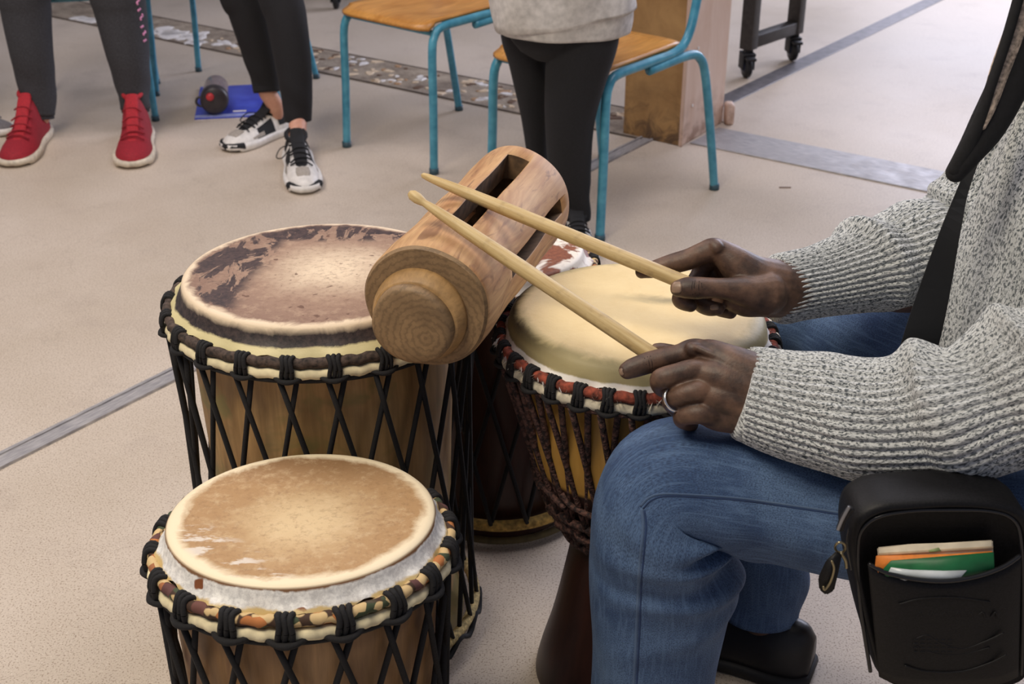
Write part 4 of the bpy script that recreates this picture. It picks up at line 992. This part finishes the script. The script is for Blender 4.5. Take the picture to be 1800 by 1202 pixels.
# --- sweater
kn = knit_mat('grey_marl_knit', (204, 207, 208), (70, 78, 84)); kn_far = kn
def ribs(n, amp, folds=()):
    def f_(th, s_, v_):
        d = amp * (np.abs(np.cos(th * n / 2)) - .5) * 2
        for v0, w_, a, th0, k in folds:
            d = d + a * np.exp(-(((v_ - v0) - k * np.sin(th - th0)) / w_) ** 2) * (.55 + .45 * np.cos(th - th0))
        return d
    return f_
def pp(rows): 
    out = []
    for p in rows: q = PZ(p[0], p[1], p[2]); out.append((q.x, q.y, q.z) + tuple(r_ * p[2] / FPX for r_ in p[3:]))
    return out
s_near = pp([(1302, 690, 1.33, 70), (1310, 692, 1.33, 80), (1330, 696, 1.33, 84), (1400, 714, 1.31, 94), (1480, 730, 1.29, 101), (1560, 738, 1.27, 108), (1640, 730, 1.25, 116), (1720, 712, 1.225, 124)]) + [(.53, 1.045, .70, .076), (.59, 1.05, .80, .080), (.66, 1.06, .91, .082), (.71, 1.10, .99, .070), (.70, 1.18, 1.02, .05)]
near_folds = [(.265, .024, .014, 0.3, .03), (.33, .022, -.009, .6, .03), (.40, .03, .015, .2, .05), (.47, .025, -.009, 0, .05), (.53, .03, .013, 0, .04), (.14, .03, .005, 1, .03), (.62, .03, .010, 0, .0)]
mk('sleeve', sweep(s_near, 480, 300, disp=ribs(44, .0020, near_folds), up=(0, 0, 1)), kn, man)
s_far = pp([(1358, 510, 1.468, 54), (1372, 508, 1.47, 60), (1400, 502, 1.472, 60), (1440, 494, 1.48, 62), (1500, 478, 1.49, 72), (1560, 460, 1.50, 84), (1620, 446, 1.51, 92), (1700, 430, 1.53, 100)]) + [(.62, 1.42, .80, .075), (.67, 1.43, .91, .08), (.70, 1.40, .99, .070), (.69, 1.32, 1.02, .05)]
far_folds = [(.175, .016, .012, 0, .02), (.215, .014, -.005, 0, .02), (.335, .018, .012, 0, .03), (.375, .014, -.005, 0, .02), (.44, .02, .009, 0, .02), (.27, .015, .004, 0, .02)]
mk('sleeve', sweep(s_far, 460, 260, disp=ribs(44, .0019, far_folds), up=(0, 0, 1)), kn, man)
tor = [(.655, 1.25, .50, .135, .17), (.645, 1.25, .54, .150, .185), (.64, 1.25, .62, .150, .19), (.650, 1.25, .74, .140, .19), (.680, 1.25, .86, .135, .195), (.695, 1.25, .95, .130, .20), (.69, 1.25, 1.01, .10, .17), (.655, 1.25, 1.06, .065, .09), (.645, 1.25, 1.10, .062, .07)]
mk('sweater_body', sweep(tor, 620, 240, disp=ribs(96, .0020, [(.25, .05, .008, .5, .08), (.42, .05, -.008, 5.5, .1), (.55, .06, .010, 5.3, .12), (.7, .05, -.006, 5.6, .1)]), up=(1, 0, 0)), kn, man)

# --- jeans
dn_m = denim_mat('blue_denim', (58, 84, 124), (28, 42, 72), (98, 126, 164)); dn_f = dn_m
def jfold(th, s_, v_):
    # th=0 faces up on the thigh / forward on the shin; th=PI is the back of the knee
    bk_ = .5 - .5 * np.cos(th)
    d = .018 * np.exp(-((v_ - .505 + .02 * np.cos(th * 2)) / .012) ** 2) * bk_ - .014 * np.exp(-((v_ - .53) / .012) ** 2) * bk_
    d = d + .016 * np.exp(-((v_ - .56 - .02 * np.sin(th)) / .013) ** 2) * bk_ - .012 * np.exp(-((v_ - .59) / .015) ** 2) * bk_ + .011 * np.exp(-((v_ - .63 - .03 * np.sin(th)) / .018) ** 2) * bk_
    d = d + .0025 * np.sin(v_ * 22 + 2 * th) + .0018 * np.sin(th * 5 + v_ * 9) * (v_ > .3)
    d = d + .006 * np.exp(-((v_ - .70 - .04 * np.sin(th + 1)) / .02) ** 2) * bk_ + .005 * np.exp(-((v_ - .36 + .05 * np.sin(th)) / .02) ** 2) * bk_
    return d
jm = sweep(ln, 120, 220, disp=jfold, up=(0, 0, 1)); mk('trouser_leg', jm, dn_m, man)
jf = sweep(Lf, 96, 140, disp=lambda th, s_, v_: .004 * np.sin(v_ * 40 + 2 * np.cos(th)) * (v_ < .4) + .006 * np.sin(v_ * 46 + th) * (v_ > .72), up=(0, 0, 1)); mk('trouser_leg', jf, dn_f, man)
mk('trouser_seat', sweep([(.70, 1.08, .50, .10), (.715, 1.25, .51, .115), (.70, 1.40, .50, .10)], 40, 30, roundcap=True), dn_m, man)
bj_ = bvh(jm); seam_m = denim_mat('denim_seam', (78, 102, 138), (42, 58, 88), (104, 128, 160)); seam_d = plain('seam_painted_shadow', (40, 60, 98), .9)
def seam(bv, pts, r, mat, off=0):
    P_ = []
    for q in crom(pts, 60):
        h_ = bv.ray_cast(Vector((0, 0, CAM_H)), ray(q[0], q[1]).normalized())
        if h_[0]: P_.append(tuple(h_[0] + h_[1] * off) + (r * .45, r))
    return sweep(P_, 8, 120, uvm=False, up=(0, -1, 0)) if len(P_) > 3 else None
for pts in ([(1126, 890), (1140, 876), (1160, 869), (1200, 869), (1300, 876), (1400, 890), (1480, 902), (1540, 910)], [(1128, 893), (1131, 920), (1128, 960), (1123, 1020), (1120, 1090), (1117, 1150), (1114, 1210), (1112, 1290)]):
    sm_ = seam(bj_, pts, .0019, seam_m)
    if sm_: mk('seam', sm_, seam_m, man)
    sm_ = seam(bj_, [(p[0] + 5, p[1] + 4) for p in pts], .0013, seam_d)  # darker line beside each seam, its shadow put in as colour
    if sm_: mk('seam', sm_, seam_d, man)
def shoe_black(an, dirn, L=.29):
    d = Vector(dirn).normalized(); h_ = Vector((an[0], an[1], 0)) - d * .075; return shoe(man, h_, h_ + d * L, 'black', 1.25, 1.0)
shoe_black((ank.x, ank.y), (-1, -.15, 0)); shoe_black((.365, 1.43), (-.62, .30, 0), .27)

# --- black neck piece with fleece edge
blkc = plain('black_cloth', (18, 18, 22), .9, .4, 200, .3); flc = plain('beige_fleece', (186, 168, 152), 1, 1.0, 240, .35)
def px_tube(rows, Y=None, nu=18):
    return sweep([tuple(PY(r_[0], r_[1], r_[2])) + (r_[3], r_[4]) for r_ in rows], nu, 70, roundcap=True, uvm=False, up=(0, -1, 0))
sc = thing('scarf', 'black neck scarf edged with beige fleece hanging on the drummer\'s chest', 'scarf')
mk('black_border', px_tube([(1840, -60, 1.24, .012, .020), (1806, 60, 1.23, .012, .021), (1772, 150, 1.22, .013, .021), (1735, 222, 1.21, .013, .019), (1700, 275, 1.20, .013, .013), (1680, 303, 1.20, .012, .010)]), blkc, sc)
mk('fleece_edge', px_tube([(1822, -60, 1.235, .008, .011), (1786, 50, 1.225, .008, .011), (1756, 130, 1.215, .008, .010), (1737, 190, 1.205, .007, .007), (1726, 222, 1.20, .005, .004)]), flc, sc)
mk('thin_border', px_tube([(1806, -60, 1.225, .006, .005), (1772, 60, 1.215, .006, .005), (1742, 150, 1.205, .006, .005), (1722, 210, 1.20, .006, .006), (1696, 268, 1.195, .007, .008), (1680, 298, 1.195, .007, .008)]), blkc, sc)
# --- shoulder bag
BY = .955
F = lambda px, py, dy=0: PY(px, py, BY + dy)
bagm = Mat('black_leatherette', .55, (22, 21, 24), Specular_IOR_Level=.3); v = bagm.obj(); nz_ = bagm.noise(v, 500, 2, .5); bagm.col(bagm.mix(bagm.mp(nz_, .4, .6), (12, 12, 14), (21, 20, 23))); bagm.bump(nz_, .35, .0005)
bagm2 = Mat('black_nylon', .6, (18, 18, 21)).m; pipm = Mat('black_piping', .25, (30, 30, 33)).m; metal = Mat('brass_fitting', .3, (150, 140, 112), Metallic=.9).m; zipm = Mat('zip_teeth', .3, (150, 152, 158), Metallic=.8).m
bag = thing('shoulder_bag', 'small black shoulder bag hanging at the drummer\'s hip', 'bag')
def outline(pts, n=90):
    return crom([tuple(F(*p)) for p in pts + pts[:1]], n)[:-1]
opts = [(1600, 884), (1545, 890), (1506, 912), (1494, 955), (1500, 1010), (1514, 1080), (1530, 1140), (1548, 1195), (1590, 1216), (1680, 1222), (1770, 1214), (1812, 1190), (1822, 1120), (1826, 1040), (1824, 960), (1806, 908), (1760, 886), (1680, 880)]
O = outline(opts); cen = O.mean(0); n = len(O)
lay_ = [(0.012, .80), (.004, .90), (.0, .955), (.006, .985), (.014, 1.0), (.045, 1.0), (.055, .98), (.060, .90)]
V = []; Fc = []
for dy, k in lay_:
    for q in O: V.append(tuple(cen + (q - cen) * k + np.array((0, dy, 0))))
for i in range(len(lay_) - 1):
    for j in range(n): k = (j + 1) % n; Fc.append((i * n + j, i * n + k, (i + 1) * n + k, (i + 1) * n + j))
Fc.append(tuple(range(n))); Fc.append(tuple(range((len(lay_) - 1) * n, len(lay_) * n))[::-1])
me = pyd('bag', V, Fc); bm = bmesh.new(); bm.from_mesh(me); bmesh.ops.recalc_face_normals(bm, faces=bm.faces); bm.to_mesh(me); bm.free(); smooth(me); mk('bag_body', me, bagm.m, bag)
def pipe(rows, r, mat, name, dy=-.001, closed=False):
    return mk(name, tube([tuple(F(p[0], p[1], dy)) for p in rows], r, 10, 90), mat, bag)
pipe([(1530, 1180), (1512, 1060), (1508, 965), (1516, 930), (1545, 908), (1600, 898), (1660, 896), (1740, 898), (1782, 914), (1795, 955), (1798, 1060), (1796, 1190)], .0020, pipm, 'piping', .003)
pipe([(1498, 1000), (1490, 950), (1504, 912), (1546, 888), (1600, 882), (1680, 878), (1762, 884), (1808, 908)], .0022, pipm, 'piping', .012)
# front pocket, open along its upper edge
top_ = crom([(1526, 990), (1560, 1007), (1610, 1018), (1665, 1021), (1720, 1012), (1765, 995), (1793, 976)], 40)
V = []; Fc = []
for q in top_:
    u = (q[0] - 1526) / (1793 - 1526) * 2 - 1
    for j in range(14):
        t_ = j / 13; yb = 1205 - 18 * abs(u) ** 4; xx_ = q[0] + (1665 - q[0]) * .04 * t_ + 14 * t_ * (1 - (u + 1) / 2)
        bulge = -.010 * (1 - u ** 4) * (1 - .35 * (2 * t_ - 1) ** 4) - .001
        V.append(tuple(F(xx_, q[1] + (yb - q[1]) * t_, bulge)))
for i in range(39):
    for j in range(13): a = i * 14 + j; Fc.append((a, a + 1, a + 15, a + 14))
me = pyd('pocket', V, Fc); bm = bmesh.new(); bm.from_mesh(me); bmesh.ops.recalc_face_normals(bm, faces=bm.faces); bmesh.ops.solidify(bm, geom=bm.faces[:], thickness=.0018); bm.to_mesh(me); bm.free(); smooth(me); mk('front_pocket', me, bagm.m, bag)
mk('pocket_hem', tube([tuple(F(q[0], q[1], -.011 * (1 - ((q[0] - 1526) / 267 * 2 - 1) ** 4) - .001)) for q in top_[::3]], .0022, 10, 60), pipm, bag)
# embossed emblem and raised lettering lines on the pocket, black on black
eb = []
def em(rows, r=.0009): 
    eb.append(tube([tuple(F(p[0], p[1], -.0122)) for p in rows], r, 6, 50))
em([(1580, 1062), (1620, 1052), (1680, 1050), (1740, 1058)]); em([(1590, 1170), (1630, 1180), (1690, 1180), (1740, 1165), (1770, 1150)], .0011)
em([(1610, 1122), (1630, 1116), (1650, 1128), (1690, 1140), (1730, 1128), (1765, 1112)], .0011); em([(1605, 1130), (1625, 1142), (1660, 1150), (1700, 1148), (1740, 1138)])
for k in range(6):
    for j in range(4): em([(1606 + k * 12, 1124 + j * 7), (1613 + k * 12, 1124 + j * 7)], .0012)
for k, x_ in enumerate((1610, 1632, 1654, 1676, 1698, 1720, 1742)): em([(x_, 1084 - 2 * (k % 3)), (x_ + 8, 1076), (x_ + 12, 1086)], .0009)
mk('embossed_emblem', joinm('e', eb), bagm.m, bag)
pipe([(1497, 892), (1484, 908), (1476, 930)], .0035, bagm2, 'zip_tape', -.004); pipe([(1493, 890), (1481, 912), (1473, 931)], .0016, zipm, 'zip', -.009)
o = mk('pull_ring', tube([tuple(F(1477 + 9 * math.cos(a), 962 + 9 * math.sin(a), -.012 + .004 * math.sin(a))) for a in np.linspace(0, 2 * PI, 18)], .0012, 8, 50), metal, bag)
def slab(name, pts, dy, th, mat, par):
    n_ = len(pts); V = [tuple(F(p[0], p[1], dy)) for p in pts] + [tuple(F(p[0], p[1], dy + th)) for p in pts]
    bm = bmesh.new(); vs = [bm.verts.new(v_) for v_ in V]; bm.faces.new(vs[:n_]); bm.faces.new(vs[n_:][::-1])
    for j in range(n_): k = (j + 1) % n_; bm.faces.new((vs[j], vs[n_ + j], vs[n_ + k], vs[k]))
    bmesh.ops.recalc_face_normals(bm, faces=bm.faces); bmesh.ops.bevel(bm, geom=bm.edges[:], offset=th * .25, segments=2, affect='EDGES')
    me = bpy.data.meshes.new(name); bm.to_mesh(me); bm.free(); smooth(me); return mk(name, me, mat, par)
slab('zip_pull', [(1470, 968), (1480, 975), (1474, 1005), (1466, 1038), (1452, 1046), (1440, 1036), (1438, 1015), (1452, 985)], -.016, .005, bagm.m, bag)
pipe([(1462, 985), (1466, 1000), (1460, 1022), (1450, 1036), (1447, 1030)], .0012, metal, 'pull_trim', -.018)
pipe([(1478, 972), (1486, 985), (1488, 998)], .0015, metal, 'pull_clip', -.012)
# strap: from the far shoulder over the chest down to the bag's front corner
def ribbon(rows, th, mat, name, par):
    V = []; Fc = []; C_ = crom([tuple(a) + tuple(b) for a, b in rows], 50)
    for q in C_:
        a, b = Vector(q[:3]), Vector(q[3:]); 
        V += [a, b, b + Vector((.3, 1, 0)).normalized() * th, a + Vector((.3, 1, 0)).normalized() * th]
    for i in range(49):
        for j in range(4): k = (j + 1) % 4; Fc.append((i * 4 + j, i * 4 + k, (i + 1) * 4 + k, (i + 1) * 4 + j))
    Fc += [(0, 1, 2, 3), (196, 197, 198, 199)]
    me = pyd(name, V, Fc, False); bm = bmesh.new(); bm.from_mesh(me); bmesh.ops.recalc_face_normals(bm, faces=bm.faces); bm.to_mesh(me); bm.free(); return mk(name, me, mat, par)
ribbon([(Vector((.62, 1.40, 1.045)), Vector((.66, 1.43, 1.05))), (PY(1760, 140, 1.32), PY(1785, 140, 1.34)), (PY(1692, 310, 1.24), PY(1712, 308, 1.26)), (PY(1655, 400, 1.19), PY(1690, 400, 1.20)), (PY(1618, 500, 1.16), PY(1672, 505, 1.17)), (PY(1585, 600, 1.14), PY(1652, 600, 1.15)), (PY(1558, 700, 1.15), PY(1625, 700, 1.16)), (PY(1530, 800, 1.12), PY(1590, 800, 1.13)), (PY(1508, 880, 1.02), PY(1560, 880, 1.03)), (PY(1503, 920, 1.0), PY(1545, 920, 1.0))], .003, bagm2, 'strap', bag)
# contents of the pocket
beige = plain('beige_paper', (222, 210, 188), .7, .3, 60, .08); oran = plain('orange_paper', (236, 138, 56), .6, .2, 90, .1); grn = plain('green_paper', (28, 104, 62), .5, .2, 60, .1)
clr = plain('white_film', (206, 214, 220), .25, .1, 40, .1)
o = slab('folded_papers', [(1542, 962), (1600, 956), (1660, 954), (1745, 949), (1748, 1010), (1640, 1030), (1546, 1010)], -.002, .004, beige, None); tag(o, 'folded beige papers sticking up at the back of the bag\'s front pocket', 'papers')
slab('paper_fold', [(1544, 972), (1640, 966), (1746, 960), (1746, 966), (1640, 972), (1545, 978)], -.0030, .0012, plain('beige_dark', (196, 172, 142)), o)
slab('green_print', [(1632, 967), (1650, 962), (1655, 969), (1634, 971)], -.0036, .0008, plain('pale_green', (160, 180, 120)), o)
pk_ = thing('tissue_packet', 'orange and green paper packet in the bag\'s front pocket', 'packet')
slab('orange_wrapper', [(1540, 976), (1600, 975), (1680, 973), (1745, 968), (1745, 1012), (1640, 1030), (1544, 1010), (1538, 996)], -.0058, .0024, oran, pk_)
slab('green_wrapper', [(1566, 985), (1640, 979), (1747, 970), (1749, 1012), (1640, 1032), (1556, 1012), (1552, 1000)], -.0082, .0022, grn, pk_)
slab('clear_film', [(1566, 997), (1600, 1001), (1660, 1003), (1700, 1002), (1680, 1025), (1600, 1025), (1560, 1008)], -.0092, .0010, clr, pk_)
# stool under the drummer, hidden by bag and sweater
st_ = thing('stool', 'round wooden stool the drummer sits on, behind the black bag', 'stool', (.745, 1.25, 0))
swd = wood('stool_wood', (140, 100, 62), (176, 134, 88), 0, 20, .1)
mk('seat', lathe([(0, .372), (.150, .372), (.160, .380), (.160, .392), (.150, .400), (0, .400)], 48), swd, st_)
for k in range(4):
    a = PI / 4 + k * PI / 2; mk('leg', tube([(.10 * math.cos(a), .10 * math.sin(a), .375), (.15 * math.cos(a), .15 * math.sin(a), .0)], (.016, .012), 12), swd, st_)
